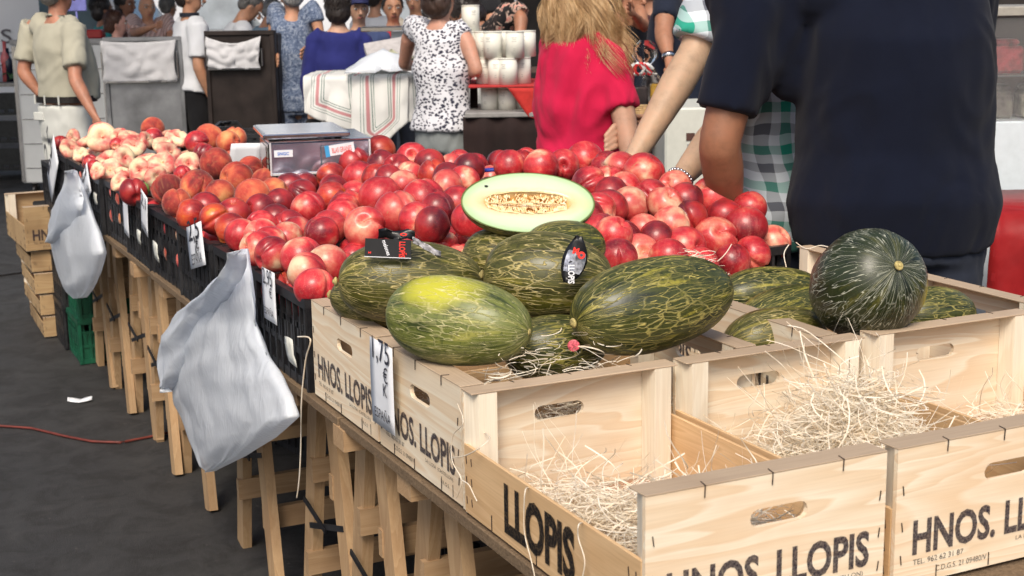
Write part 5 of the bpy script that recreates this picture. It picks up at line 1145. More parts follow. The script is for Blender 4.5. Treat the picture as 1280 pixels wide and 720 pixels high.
    # fingers of the far hand tucked under the near arm
dg_ = 4.45
def girlparts(o, s, U, HM, sh, el, wr_):
    girlhair(o, s, U, HM, sh, el, wr_)
girl = person('girl in a hot pink t-shirt with long loose blond hair, arms crossed, behind the heap', XY(722, 110, 4.62), 52, H=1.70, fat=1.02, woman=True, sk=('fair', (.50, .29, .20)), top=PINK, bottom=cloth('blue_shorts', (.05, .07, .14)), topz=.86, sleeve=.52,
       arms={'R': [wp(763, 60, 4.52), wp(792, 208, 4.47), wp(745, 200, 4.80)], 'L': [wp(700, 55, 4.75), wp(730, 160, 4.95), wp(781, 157, 4.72)]}, head=(34, 4), hair=('blond', (.36, .23, .11)), style='none', voxel=.011, wr=.019, hand=False, seed=4, parts=girlparts, sleeve_r=1.08)
g = G()
for k in range(4):
    a = wp(781, 152+k*8, 4.55); b = wp(768, 158+k*8.5, 4.47); c = wp(757, 170+k*6.5, 4.46)
    g.tube([a, a.lerp(b, .5), b, c], [.0115, .011, .0105, .008], n=10)
g.tube([wp(790, 160, 4.62), wp(778, 165, 4.58)], [(.04, .02), (.038, .018)], ref=(0, 0, 1), n=12)
me_ = remeshed(g, .004, 'hand', skin('fair', (.50, .29, .20)), None, 3); me_.parent = girl; me_.matrix_parent_inverse = girl.matrix_basis.inverted()
# man in checks
GING = cloth('green_check_shirt', (1, 1, 1), pattern=gingham, wr=.6, wsc=5)
def brac(o, s, U, HM, sh, el, wr_):
    g = G(); W_ = wr_[-1]; d = (wr_[-1]-el[-1]).normalized(); r = d.cross(Vector((0, 0, 1))).normalized(); q_ = r.cross(d)
    for k in range(22):
        a = 2*PI*k/22; g.ell(W_-d*.01+r*.036*math.cos(a)+q_*.032*math.sin(a), (.0055, .0055, .0055), 6, 5)
    g.build('bracelet', STEEL, o)
person('man in a green and white checked shirt picking nectarines, half hidden by the navy t-shirt', XY(985, 120, 4.12), -62, H=1.78, fat=1.12, lean=10, armr=1.12, sk=('pale', (.50, .335, .225)), top=GING, bottom=DENIM, topz=.80, sleeve=.86,
       arms={'R': [wp(898, -28, 4.22), wp(869, 66, 4.20), wp(788, 205, 4.05)], 'L': [wp(958, -10, 3.95), wp(905, 160, 3.98), wp(848, 226, 3.86)]}, hair=('brown', (.08, .05, .03)), voxel=.013, wr=.007, sleeve_r=1.12, seed=6, parts=brac, eyes=False)
# polo man
KH = cloth('sand_polo', (.37, .355, .285), .07, .9, wr=.5); STONE = cloth('stone_trousers', (.55, .56, .53), .06, .9, wr=.5)
def polop(o, s, U, HM, sh, el, wr_):
    belt(1.015, .188, .158, simple('black_leather_belt', (.015, .012, .012), .4), yo=.012)(o, s, U, HM, sh, el, wr_)
    for x in (-.1, .02, .12): g = G(); g.box(x-.005, x+.005, -.154+abs(x)*.22, -.149+abs(x)*.22, .99*s, 1.04*s); g.build('belt_loop', STONE, o)
    g = G(); g.box(-.11, -.02, -.141, -.128, .90*s, .945*s, bev=.003); g.build('pocket_flap', STONE, o)
    g = G(); g.tube([U((-.07, -.02, 1.465)), U((0, -.058, 1.475)), U((.07, -.02, 1.465)), U((.05, .05, 1.445))], [(.016, .010)]*4, n=8); g.build('collar', KH, o)
person('heavy man in a sand polo shirt, black belt and stone trousers, back turned, far left', XY(80, 110, 8.2), 38, H=1.74, fat=1.13, armr=.88, belly=.04, sk=('ruddy', (.42, .19, .12)), top=KH, bottom=STONE, topz=1.005, sleeve=.80,
       arms={'R': [wp(92, 27, 8.05), wp(94, 100, 7.95), wp(117, 143, 7.9)], 'L': [wp(42, 26, 8.3), wp(29, 90, 8.3), wp(50, 118, 8.3)]}, hair=('greyd', (.2, .19, .18)), voxel=.013, hand=True, wr=.008, sleeve_r=1.18, seed=7, parts=polop, eyes=False)
# woman in speckled blouse
person('woman in a black and white speckled sleeveless blouse and grey trousers, back turned', XY(553, 100, 7.45), 30, H=1.68, fat=1.06, woman=True, sk=('ruddy2', (.52, .27, .19)), top=cloth('speckled_blouse', (1, 1, 1), pattern=speckle, wr=.5), bottom=cloth('grey_trousers', (.23, .25, .25), .08, wr=.6), topz=.90, sleeve=.18,
       arms={'R': [wp(577, 34, 7.35), wp(596, 88, 7.3), wp(574, 92, 7.65)], 'L': [wp(515, 30, 7.6), wp(505, 80, 7.8), wp(520, 84, 8.0)]}, hair=('brownd', (.07, .04, .03)), style='bob', wr=.007, seed=8, eyes=False)
# woman in navy blouse
ROYAL = cloth('royal_blue_blouse', (.018, .022, .13), .12, .8, wr=.6)
person('short haired woman in a loose royal blue blouse, back turned, behind the striped cloth', XY(424, 60, 9.3), -8, H=1.62, fat=1.1, woman=True, top=ROYAL, bottom=DENIM, topz=.85, sleeve=1.5, hair=('black', (.03, .022, .02)), style='bob', wr=.008, sleeve_r=1.12, seed=9, eyes=False, sk=('fair', (.50, .29, .20)))
person('person in a blue grey patterned top and trousers, left of the royal blue blouse', XY(368, 70, 9.9), -18, H=1.70, fat=1.12, woman=True, top=cloth('patterned_blue_top', (1, 1, 1), pattern=paisley, wr=.5), bottom=cloth('patterned_blue_trousers', (1, 1, 1), pattern=paisley), topz=.86, sleeve=.55, sleeve_r=1.10,
       arms={'R': [wp(391, 8, 9.8), wp(400, 44, 9.8), wp(385, 60, 9.6)], 'L': [wp(345, 10, 10), wp(341, 50, 10), wp(346, 70, 9.7)]}, hair=('grey', (.3, .3, .3)), seed=10, eyes=False)
# sunglasses man
def shades(o, s, U, HM, sh, el, wr_):
    g = G()
    for sg in (-1, 1): g.ell((sg*.034, .092, .098), (.026, .010, .017), 12, 8, M=HM)
    g.bar(HM @ Vector((-.06, .08, .104)), HM @ Vector((-.078, -.01, .104)), .004, .006); g.bar(HM @ Vector((.06, .08, .104)), HM @ Vector((.078, -.01, .104)), .004, .006); g.bar(HM @ Vector((-.02, .1, .104)), HM @ Vector((.02, .1, .104)), .004, .004)
    g.build('sunglasses', simple('black_lens', (.006, .006, .008), .1, .1), o)
    g = G(); g.tube([(-.02, .092, .046), (0, .10, .047), (.02, .092, .046)], [.004, .006, .004], n=6, M=HM); g.build('moustache', hairmat('grey', (.3, .3, .3)), o)
    g = G(); n = 18
    for k in range(n):
        a = 2*PI*k/n; b = 2*PI*(k+1)/n; g.bar(U((.066*math.cos(a), -.005+.066*math.sin(a), 1.472)), U((.066*math.cos(b), -.005+.066*math.sin(b), 1.472)), .03, .008, ref=(0, 0, 1))
    g.build('collar', simple('navy_collar', (.015, .018, .03), .8), o)
WHSH = cloth('white_shirt', (.62, .64, .68), .05, .9, wr=.5)
person('man with black sunglasses and moustache in a white polo, between the two steel carts', XY(240, 60, 10.4), 62, H=1.71, fat=1.1, belly=.02, top=WHSH, bottom=cloth('black_trousers', (.010, .010, .012), .2), topz=.98, sleeve=.8, sleeve_r=1.14, hair=('black', (.03, .022, .02)), style='short', seed=11, parts=shades, head=(18, 0), sk=('tan', (.50, .26, .16)))
# background crowd
def bgp(label, u, v, d, face, H, **k): return person(label, XY(u, v, d), face, H=H, voxel=.018, **k)
bgp('short elderly woman in a lilac top looking right, behind the pale steel cart', 148, 60, 11.6, 78, 1.50, woman=True, top=cloth('lilac_top', (.42, .34, .42)), bottom=DENIM, hair=('chestnut', (.10, .045, .03)), style='bun', sk=('rosy', (.62, .34, .27)), seed=12, topz=.85)
bgp('balding man in a red striped shirt with one arm raised, behind the pale steel cart', 187, 60, 12.3, 150, 1.63, fat=1.12, top=cloth('striped_shirt', (1, 1, 1), pattern=stripes), bottom=DENIM, hair=('white', (.5, .48, .45)), style='none', sk=('tan', (.50, .26, .16)), sleeve=.9, arms={'R': [wp(165, 24, 12.2), wp(168, 42, 11.9), wp(190, 34, 11.75)], 'L': [wp(208, 22, 12.4), wp(214, 45, 12.2), wp(206, 62, 12.0)]}, seed=13)
bgp('man in a white shirt bowing his head, behind the dark steel panel', 281, 50, 11.0, 70, 1.68, lean=16, fat=1.15, top=WHSH, bottom=DENIM, hair=('greyd', (.2, .19, .18)), head=(0, 25), sleeve=1.4, sleeve_r=1.10, seed=14)
bgp('grey haired man in a pale blue shirt bending, right of the bowing man in white', 318, 50, 12.2, 60, 1.60, lean=14, fat=1.1, top=cloth('pale_blue_shirt', (.22, .32, .40)), bottom=DENIM, hair=('grey', (.3, .3, .3)), head=(0, 20), seed=15)
bgp('person with dark hair and a teal top partly hidden behind the woman in lilac', 130, 40, 12.9, 60, 1.62, top=cloth('teal_top', (.03, .2, .2)), bottom=DENIM, hair=('black', (.03, .022, .02)), style='bob', woman=True, seed=16, sk=('dark', (.28, .13, .08)))
bgp('dark haired person in brown between the woman in lilac and the striped shirt man', 160, 40, 13.4, 120, 1.66, top=cloth('brown_top', (.12, .06, .05)), bottom=DENIM, hair=('black', (.03, .022, .02)), style='bob', seed=17, sk=('dark', (.28, .13, .08)))
bgp('man in a light shirt far back, between the striped shirt and the sunglasses', 212, 30, 15., 30, 1.62, top=cloth('grey_green_shirt', (.38, .42, .38)), bottom=DENIM, hair=('greyd', (.2, .19, .18)), seed=18)
def cap_(o, s, U, HM, sh, el, wr_):
    g = G(); g.ell((0, -.01, .150), (.084, .098, .062), M=HM); g.ell((0, .10, .145), (.062, .055, .008), M=HM); g.build('cap', simple('navy_cap', (.02, .025, .09), .8), o)
bgp('boy in a navy blue cap facing the camera, beside the royal blue blouse', 449, 40, 10.2, 165, 1.60, top=cloth('blue_boy_top', (.05, .07, .16)), bottom=DENIM, hair=('black', (.03, .022, .02)), parts=cap_, seed=19, sk=('fair', (.50, .29, .20)))
bgp('person in a red jacket facing the camera behind the far scale', 492, 40, 10.8, 170, 1.60, top=cloth('red_jacket', (.5, .025, .03)), bottom=DENIM, hair=('black', (.03, .022, .02)), seed=20, sleeve=1.6)
bgp('person in a white top further back between the red jacket and the cap', 470, 40, 12.5, 20, 1.68, top=WHSH, bottom=DENIM, hair=('black', (.03, .022, .02)), seed=21)
bgp('person in white behind the speckled blouse', 520, 40, 11.5, 190, 1.66, top=cloth('cream_top', (.55, .5, .42)), bottom=DENIM, hair=('chestnut', (.10, .045, .03)), seed=27, woman=True)
bgp('man in a black t-shirt behind the speckled blouse, bare forearm showing', 592, 40, 9.2, 20, 1.74, fat=1.15, top=cloth('black_tee', (.012, .012, .014), .2), bottom=DENIM, hair=('black', (.03, .022, .02)), seed=22, arms={'R': [wp(612, 0, 9.1), wp(616, 28, 9.0), wp(608, 52, 8.8)], 'L': [wp(573, 0, 9.2), wp(570, 40, 9.1), wp(585, 60, 8.9)]}, sleeve=.8, sleeve_r=1.14)
def glasses(o, s, U, HM, sh, el, wr_):
    g = G()
    for sg in (-1, 1):
        for k in range(12):
            a = 2*PI*k/12; b = 2*PI*(k+1)/12; g.bar(HM @ Vector((sg*.034+.02*math.cos(a), .10, .098+.014*math.sin(a))), HM @ Vector((sg*.034+.02*math.cos(b), .10, .098+.014*math.sin(b))), .003, .003, ref=(0, 0, 1))
        g.bar(HM @ Vector((sg*.056, .095, .1)), HM @ Vector((sg*.078, -.01, .1)), .003, .003)
    g.build('glasses', DKPL, o)
person('woman with glasses in a sleeveless dark floral top bending over the white cups', XY(640, 40, 8.3), -70, H=1.66, lean=24, woman=True, top=cloth('floral_top', (1, 1, 1), pattern=floral), bottom=DENIM, hair=('black', (.03, .022, .02)), style='bob', parts=glasses, seed=23, sleeve=.12, head=(0, 25), arms={'L': [wp(652, 10, 8.05), wp(650, 48, 8.0), wp(625, 58, 7.9)], 'R': [wp(638, 8, 8.5), wp(625, 48, 8.5), wp(612, 60, 8.3)]}, sk=('dark2', (.36, .17, .10)))
person('woman in a black tank top with pink lettering far back right of the blond hair', XY(792, 40, 8.2), 150, H=1.66, woman=True, top=cloth('black_tank', (.012, .012, .014), .2), bottom=cloth('black_trousers2', (.012, .012, .014)), sleeve=0, hair=('black', (.03, .022, .02)), style='long', seed=24, voxel=.018, arms={'L': [wp(797, 8, 8.0), wp(806, 34, 7.9), wp(792, 18, 7.7)], 'R': [wp(777, 10, 8.2), wp(775, 40, 8.0), wp(790, 62, 7.9)]}, sk=('dark2', (.36, .17, .10)))
def watch(o, s, U, HM, sh, el, wr_):
    W_ = wr_[-1]; d = (wr_[-1]-el[-1]).normalized(); g = G(); g.tube([W_-d*.014, W_+d*.008], [.033, .033], n=14, cap=False); g.build('wristwatch', STEEL, o)
person('man in dark blue t-shirt with silver watch, back turned, beyond the checked shirt man', XY(858, 40, 7.2), 0, H=1.80, fat=1.15, top=cloth('slate_tee', (.012, .016, .03)), bottom=cloth('blue_flecked_shorts', (1, 1, 1), pattern=xblack), seed=25, voxel=.018, arms={'L': [wp(833, 0, 7.1), wp(829, 42, 7.0), wp(836, 72, 6.9)]}, parts=watch, hair=('black', (.03, .022, .02)), sk=('dark2', (.36, .17, .10)), eyes=False)
person('person in dark clothes between the black tank top and the man with the watch', XY(815, 40, 9.0), 10, H=1.72, top=cloth('dark_red_top', (.05, .02, .025)), bottom=DENIM, seed=26, voxel=.018, hair=('black', (.03, .022, .02)), sk=('dark2', (.36, .17, .10)), eyes=False)
# ================================================================ market background
RZ = math.atan2(RH.y, RH.x)
def bgthing(name, label, cat, u, v, d, z=0., rz=0, group=None):
    p = wp(u, v, d); return thing(name, label, cat, (p.x, p.y, z), RZ+rz, group)
def zat(v, d, u=640): return wp(u, v, d).z
# --- steel panels with draped towels
PGREY = simple('galvanised_panel', (.30, .31, .33), .38, .25, 5, metal=.75, bump=.05); PDARK = simple('dark_steel_panel', (.030, .022, .020), .45, .35, 6, metal=.3)
TOW = cloth('grey_towel', (.52, .52, .54), .06, wr=.5); 
def spanel(label, uc, d, wpx, vtop, mt, fr, rz, tw, seed):
    k = FPX/d; wd = wpx/k; zt = zat(vtop, d, uc); zb = .12; o = bgthing('steel_cart', label, 'cart', uc, 100, d, 0, rz)
    gg = G(); gg.box(-wd/2, wd/2, 0, .05, zb, zt, bev=.006); gg.build('door_panel', mt, o)
    gg = G(); 
    for x in (-wd/2, wd/2-.03): gg.box(x, x+.03, -.014, -.001, zb, zt-.03, bev=.003)
    gg.box(-wd/2+.001, wd/2-.001, -.015, -.0015, zt-.03, zt+.001, bev=.003); gg.build('frame', fr, o)
    gg = G(); gg.box(-wd/2, wd/2, .06, .55, zb, zt-.02, bev=.01); gg.build('cart_box', mt, o)
    for x in (-wd/2+.05, wd/2-.05):
        for y in (.05, .5):
            gg = G(); gg.tube([(x-.015, y, .06), (x+.015, y, .06)], [.058, .058], n=16, cap=False); gg.build('wheel', DKPL, o)
    x0, x1, vt, vb = tw; xa, xb = (x0-uc)/k, (x1-uc)/k; zt2 = zat(vt, d, uc); zb2 = zat(vb, d, uc)
    for nm, x in (('handle', xa-.012), ('handle', xb+.004)):
        gg = G(); gg.box(x, x+.012, -.04, -.016, zb2+.02, zt2-.08, bev=.002); gg.build(nm, STEEL, o)
    gg = G()
    gg.bar((xa, -.045, zb2+.002), (xb, -.045, zb2+.002), .012, .008, ref=(0, 0, 1)); gg.build('rail', STEEL, o)
    def P(i, j):
        s_, t_ = i/24, j/14; x = xa+(xb-xa)*s_+.008*math.sin(t_*5+seed)*(1 if s_ > .5 else -1); sag = .05*math.sin(PI*s_)*(1-t_)*.9*(1 if seed % 2 else .3)
        z = zt2-(zt2-zb2)*t_-sag; y = -.03-.022*abs(mnoise.noise(Vector((s_*5+t_*2, t_*3-s_*2, seed))))*2-.012*math.sin(PI*t_); return (x, y, z)
    gg = G(); gg.sheet(P, 24, 14, .004); t = gg.build('towel', TOW, None)
    t.location = o.location; t.rotation_euler = o.rotation_euler; props(t, 'grey cloth draped over the front of the '+('pale' if mt == PGREY else 'dark')+' steel cart', 'cloth')
spanel('pale galvanised steel cart standing behind the flat peaches', 181, 10.3, 98, 46, PGREY, PGREY, .03, (132, 222, 50, 102), 2)
spanel('dark brown steel cart between the sunglasses man and the patterned clothes', 302, 9.7, 90, 38, PDARK, PDARK, -.14, (262, 330, 45, 86), 1)
# --- white cart at left
o = bgthing('white_cart', 'white box cart on castors behind the man in the sand polo', 'cart', 76, 100, 11.6); k = FPX/11.6; hw = 58/k; zt = zat(49, 11.6, 76)
WHP = simple('white_enamel', (.62, .64, .64), .45, .06, 4); gg = G(); gg.box(-hw, hw, 0, .6, .13, zt, bev=.008); gg.build('cart_box', WHP, o)
gg = G(); gg.box(-hw-.01, hw+.01, -.02, .02, zt-.04, zt+.002, bev=.004); gg.build('top_rim', simple('grey_trim', (.3, .3, .3), .5), o)
for x in (-hw, hw-.03): gg = G(); gg.box(x, x+.03, -.012, 0, .14, zt-.05); gg.build('corner_strip', STEEL, o)
gg = G()
for k_ in range(5): gg.box(-hw+.04, hw-.04, -.006, -.001, .25+.2*k_, .258+.2*k_)
gg.build('panel_seam', STEEL, o)
for x in (-hw+.08, hw-.08):
    for y in (.06, .5): gg = G(); gg.tube([(x-.018, y, .062), (x+.018, y, .062)], [.06, .06], n=16, cap=False); w_ = gg.build('wheel', DKPL, o); gg = G(); gg.bar((x, y, .06), (x, y, .135), .03, .02); gg.build('fork', STEEL, w_)
gg = G(); gg.box(-.09, .09, -.06, .06, 0, .07, bev=.01); t = gg.build('red_box', simple('dark_red_plastic', (.3, .02, .02), .4)); t.location = wp(116, 44, 11.6); t.location.z = zt+.003; t.rotation_euler = (0, 0, RZ); props(t, 'small dark red box on top of the white cart, right of the sand polo', 'box')
# --- dark shelf with greens at far left
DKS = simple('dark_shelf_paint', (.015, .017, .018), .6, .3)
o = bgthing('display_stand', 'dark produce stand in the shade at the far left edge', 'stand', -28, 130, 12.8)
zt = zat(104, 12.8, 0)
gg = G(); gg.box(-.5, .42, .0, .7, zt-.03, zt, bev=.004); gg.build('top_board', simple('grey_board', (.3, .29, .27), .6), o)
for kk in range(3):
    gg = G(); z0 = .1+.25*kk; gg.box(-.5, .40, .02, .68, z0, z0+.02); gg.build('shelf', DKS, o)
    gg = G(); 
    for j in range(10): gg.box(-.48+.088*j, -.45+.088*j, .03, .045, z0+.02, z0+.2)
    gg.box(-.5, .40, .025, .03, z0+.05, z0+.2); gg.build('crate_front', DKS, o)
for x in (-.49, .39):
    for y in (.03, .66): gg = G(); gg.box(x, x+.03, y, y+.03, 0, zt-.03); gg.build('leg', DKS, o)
LEAF = simple('leafy_greens', (.02, .07, .02), .6, .5, 40)
gg = G(); R = random.Random(3)
for j in range(160):
    c = Vector((R.uniform(-.45, .38), R.uniform(.05, .6), R.uniform(.0, .13))); a = R.uniform(0, 6); t_ = R.uniform(.2, 1.2); l_ = R.uniform(.05, .09)
    d1 = Vector((math.cos(a)*math.cos(t_), math.sin(a)*math.cos(t_), math.sin(t_)))*l_; d2 = Vector((-math.sin(a), math.cos(a), .2))*l_*.4
    gg.add([c, c+d1*.5+d2, c+d1, c+d1*.5-d2+Vector((0, 0, .01))], [(0, 1, 2, 3)])
t = gg.build('leafy_greens', LEAF); t.location = o.location + Vector((0, 0, zt+.004)); t.rotation_euler = (0, 0, RZ); props(t, 'heap of dark leafy greens on the far left produce stand', 'greens', kind='stuff')
for j, (uu, cc, hh) in enumerate(((2, (.45, .5, .6), .26), (12, (.02, .02, .04), .30), (9, (.55, .12, .12), .36))):
    gg = G(); gg.tube([(0, 0, 0), (0, 0, hh*.6), (0, 0, hh*.78), (0, 0, hh)], [.045, .045, .018, .016], n=12, cap=False); t = gg.build('bottle', simple('bottle_%d' % j, cc, .15)); t.location = wp(uu, 100, 13.0); t.location.z = zt+.003; props(t, ['pale blue bottle standing in the greens at the far left edge', 'dark bottle beside the white cart at the far left', 'tall red bottle behind the pale one at the far left'][j], 'bottle')
# --- white van and bright yard beyond
def van(label, u, d, rz, L=5.2, H=2.3, txt=True, body=(.72, .74, .78), gc=(.10, .16, .20)):
    o = bgthing('parked_van', label, 'van', u, 0, d, 0, rz); vm = simple('van_paint_'+str(u), body, .35, .03, 2); gl = simple('van_glass_'+str(u), gc, .05, .2, 2)
    prof_ = [(-L/2, .35), (L/2-.1, .35), (L/2, .6), (L/2-.05, 1.0), (L/2-.75, 1.18), (L/2-1.35, 1.95), (L/2-1.8, H), (-L/2, H)]
    v, f = plate(prof_, [], 1.9); gg = G(); gg.add(v, f); gg.build('body', vm, o)
    v, f = plate([(L/2-1.35, 1.15), (L/2-.85, 1.2), (L/2-1.42, 1.9), (L/2-1.95, 1.92), (L/2-1.95, 1.15)], [], .01); gg = G(); gg.add(v, f, Matrix.Translation((0, -.012, 0))); gg.build('side_window', gl, o)
    gg = G(); gg.add([(L/2-.76, .1, 1.2), (L/2-.76, 1.8, 1.2), (L/2-1.33, 1.7, 1.94), (L/2-1.33, .2, 1.94)], [(0, 1, 2, 3)], Matrix.Translation((.012, 0, .012))); gg.build('windscreen', gl, o)
    for x in (-L/2+.9, L/2-.95):
        gg = G(); gg.tube([(x, -.02, .33), (x, .2, .33)], [.33, .33], n=24, cap=False); w_ = gg.build('wheel', DKPL, o); gg = G(); gg.tube([(x, -.03, .33), (x, -.02, .33)], [.18, .18], n=16, cap=False); gg.build('rim', STEEL, w_)
    gg = G(); gg.box(L/2-.06, L/2+.03, .05, .35, .72, .9, bev=.02); gg.build('headlight', simple('lamp_glass', (.6, .6, .62), .1), o)
    gg = G(); gg.box(L/2-.05, L/2+.06, -.01, 1.9, .34, .55, bev=.02); gg.build('bumper', DKPL, o)
    gg = G(); gg.box(L/2-1.2, L/2-1.0, -.25, -.02, 1.15, 1.38, bev=.02); gg.build('mirror', DKPL, o)
    gg = G()
    for z in (.62, 1.0): gg.box(-L/2+.1, L/2-2., -.006, -.001, z, z+.02)
    gg.box(-L/2+1.6, -L/2+1.62, -.006, -.001, .4, 2.2); gg.build('door_seam', simple('seam_grey', (.25, .26, .28), .5), o)
    if txt: put_text('S', .13, .17, simple('van_lettering', (.12, .11, .13), .5), o, txt, .01)
    return o
p1_ = van('white delivery van with dark lettering parked in the bright yard at the far left', -20, 17.0, 0.0, txt=(.17, -.016, 1.12))
van('pale blue white van seen between the sand polo and the lilac woman', 190, 22., .12, txt=None, L=5.0, gc=(.42, .47, .52))
van('white van parked far behind the bowing man', 430, 25., -.1, txt=None, gc=(.42, .47, .52))
YW = simple('pale_render_wall', (.66, .67, .68), .8, .08, 1.5, bump=.05)
o = bgthing('market_building', 'pale rendered building closing the bright yard behind the vans', 'building', 200, 0, 34.)
gg = G(); gg.box(-16, 14, 0, .3, 0, 4.8); gg.build('wall', YW, o)
gg = G(); gg.box(-16.2, 14.2, -.25, .55, 4.8, 5.0); gg.build('cornice', simple('grey_cornice', (.4, .4, .42), .7), o)
for j in range(12):
    x = -14.5+j*2.4; f_ = G(); f_.box(x-.06, x+1.36, -.03, .0, .94, 2.76); fo = f_.build('window', simple('window_frame', (.2, .22, .25), .5) if j == 0 else bpy.data.materials['window_frame'], o); gg = G(); gg.box(x, x+1.3, -.034, -.031, 1, 2.7); gg.build('pane', GL_ if j else (GL_ := simple('window_pane', (.14, .18, .22), .1, .2, 1)), fo)
# blue scarf-like sign near polo man's face
gg = G(); gg.box(-.07, .07, 0, .02, 0, .16, bev=.004); gg.tube([(0, .01, 0), (0, .01, -1.45)], [.008, .008], n=8); t = gg.build('small_sign', simple('violet_blue_sign', (.16, .17, .45), .5)); t.location = wp(95, 14, 9.6); t.rotation_euler = (0, 0, RZ); props(t, 'small violet blue sign on a thin pole beside the man in the sand polo', 'sign')
# --- table with striped cloth
DC = 8.0; kc = FPX/DC; o = bgthing('cloth_table', 'counter under the striped white cloth, built of black plastic crates', 'table', 500, 100, DC+.12)
ztc = zat(97, DC, 500); x0c, x1c = (378-500)/kc, (612-500)/kc
gg = G(); gg.box(x0c+.03, x1c-.03, 0, .8, ztc-.03, ztc-.006); gg.build('table_top', W['chip'], o)
for x in (x0c+.08, x1c-.12):
    for y in (.04, .72): gg = G(); gg.box(x, x+.05, y, y+.05, 0, ztc-.03); gg.build('leg', W['lumber_z'], o)
def cloth_pat(q, raw):
    o_ = q.n('SeparateXYZ'); q.l(raw, o_.inputs[0])
    at = q.n('Attribute', attribute_name='edge_distance'); f = at.outputs['Fac']
    c = q.ramp(f, [(0, (.62, .62, .60)), (.18, (.06, .13, .11)), (.195, (.62, .62, .60)), (.235, (.06, .13, .11)), (.25, (.62, .62, .60)), (.29, (.46, .22, .23)), (.36, (.62, .62, .60)), (.40, (.06, .13, .11)), (.415, (.62, .62, .60)), (.45, (.06, .13, .11)), (.465, (.62, .62, .60))], 'CONSTANT'); return c
SC = cloth('striped_cloth', (1, 1, 1), pattern=cloth_pat, wr=.3, wsc=6)
def drape(label, ux0, ux1, drops, seed, depth_off=0., ztop=None):
    """cloth lying on the counter and falling over its front edge; drops(s)->length of the fall"""
    zt_ = ztop or ztc; xa, xb = (ux0-500)/kc, (ux1-500)/kc; NI, NT, ND = 60, 8, 22; dist = []
    def P(i, j):
        s_ = i/NI; x = xa+(xb-xa)*s_
        if j <= NT: y = .62*(1-j/NT); return (x, y, .006+.012*abs(mnoise.noise(Vector((x*6, y*5, seed)))))
        t_ = (j-NT)/ND; dr = drops(s_)*t_; fo = math.sin(x*26+seed)*.028*min(1, t_*2) + .02*mnoise.noise(Vector((x*9, t_*2, seed)))
        y = -.022 - abs(fo) - .03*t_ + depth_off; return (x+.012*math.sin(x*20+seed)*t_, y, .008-dr)
    gg = G(); gg.sheet(P, NI, NT+ND, .003)
    c = gg.build('striped_cloth', SC); c.location = (o.location.x, o.location.y, zt_-.0); c.rotation_euler = (0, 0, RZ)
    att = c.data.attributes.new('edge_distance', 'FLOAT', 'POINT'); vals = []
    for i in range(NI+1):
        for j in range(NT+ND+1):
            s_ = i/NI; dr = drops(s_); de = (dr*(1-(j-NT)/ND) if j > NT else dr+.62*j/NT)
            vals.append(min(de, (s_*(xb-xa)), ((1-s_)*(xb-xa)))/.26*1.0)
    vals = vals+vals; att.data.foreach_set('value', [min(1, v*1.0) for v in vals]); props(c, label, 'cloth'); return c
drape('white cloth with red and green stripes hanging in a point, left end of counter', 378, 462, lambda s: .20+.16*s, 1)
drape('second striped cloth fold hanging lowest beside the speckled blouse, in the middle of the counter', 440, 512, lambda s: .42-.16*abs(s-.35)*1.5, 4, -.02)
drape('plain and striped cloth hanging at the right end of the counter behind the bare elbow', 505, 612, lambda s: .16+(.10 if s < .8 else .24*(s-.4)), 7)
for j in range(5):
    t = copy_tree(pc0); p = o.location; t.location = p + RH*(-.30+.62*(j % 2)) + FH*(.35) + Vector((0, 0, .003+.212*(j//2))); t.rotation_euler = (0, 0, RZ); props(t, 'black plastic crate stacked inside the striped cloth counter, '+['lowest left', 'lowest right', 'middle left', 'middle right', 'upper left'][j], 'crate', 'crates under the striped cloth counter')
gg = G()
def PB(i, j): a = i/10; b = j/8; return ((a-.5)*.42, (b-.5)*.3, .03+.11*math.sin(PI*a)*math.sin(PI*b)+.03*mnoise.noise(Vector((a*7, b*6, 2))))
gg.sheet(PB, 10, 8, .001); t = gg.build('plastic_sheet', FILM); t.location = wp(480, 86, 8.15); t.location.z = ztc+.004; t.rotation_euler = (0, 0, RZ); props(t, 'crumpled clear plastic bag lying on the striped cloth counter', 'plastic bag')
GP = simple('cream_wrapping', (.55, .55, .38), .5, .3, 30)
gg = G(); gg.sheet(lambda i, j: ((i/8-.5)*.3, (j/6-.5)*.2, .05+.07*math.sin(PI*i/8)+.03*mnoise.noise(Vector((i*.9, j*.8, 7)))), 8, 6, .002); t = gg.build('wrapping_paper', GP); t.location = wp(495, 82, 8.3); t.location.z = ztc+.006; t.rotation_euler = (0, 0, RZ+.3); props(t, 'crumpled cream and green wrapping on the counter beside the speckled blouse', 'paper')
# far scale and box on the counter
o2 = bgthing('counter_scale', 'pale grey counter scale with a small digit display behind the speckled blouse', 'scale', 492, 60, 8.75, ztc); GR = simple('pale_grey_plastic', (.42, .46, .50), .4, .06)
zz = zat(60, 8.75, 492)-ztc; gg = G(); gg.box(-.16, .20, 0, .22, zz-.10, zz+.02, bev=.01); gg.build('head', GR, o2)
gg = G(); gg.box(-.20, .22, -.01, .24, zz+.10, zz+.13, bev=.006); gg.build('pan', STEEL, o2)
gg = G(); gg.box(-.03, .04, .08, .14, .0, zz-.10); gg.box(-.12, .14, .02, .2, 0, .02); gg.build('stand', GR, o2)
gg = G(); gg.box(-.02, .10, .08, .12, zz+.02, zz+.1); gg.build('pan_support', GR, o2)
gg = G(); gg.box(-.01, .13, -.006, 0, zz-.055, zz-.0, bev=.001); dp = gg.build('display', WHT, o2); put_text('810', .085, .03, PEN, dp, (.02, -.008, zz-.043), .02)
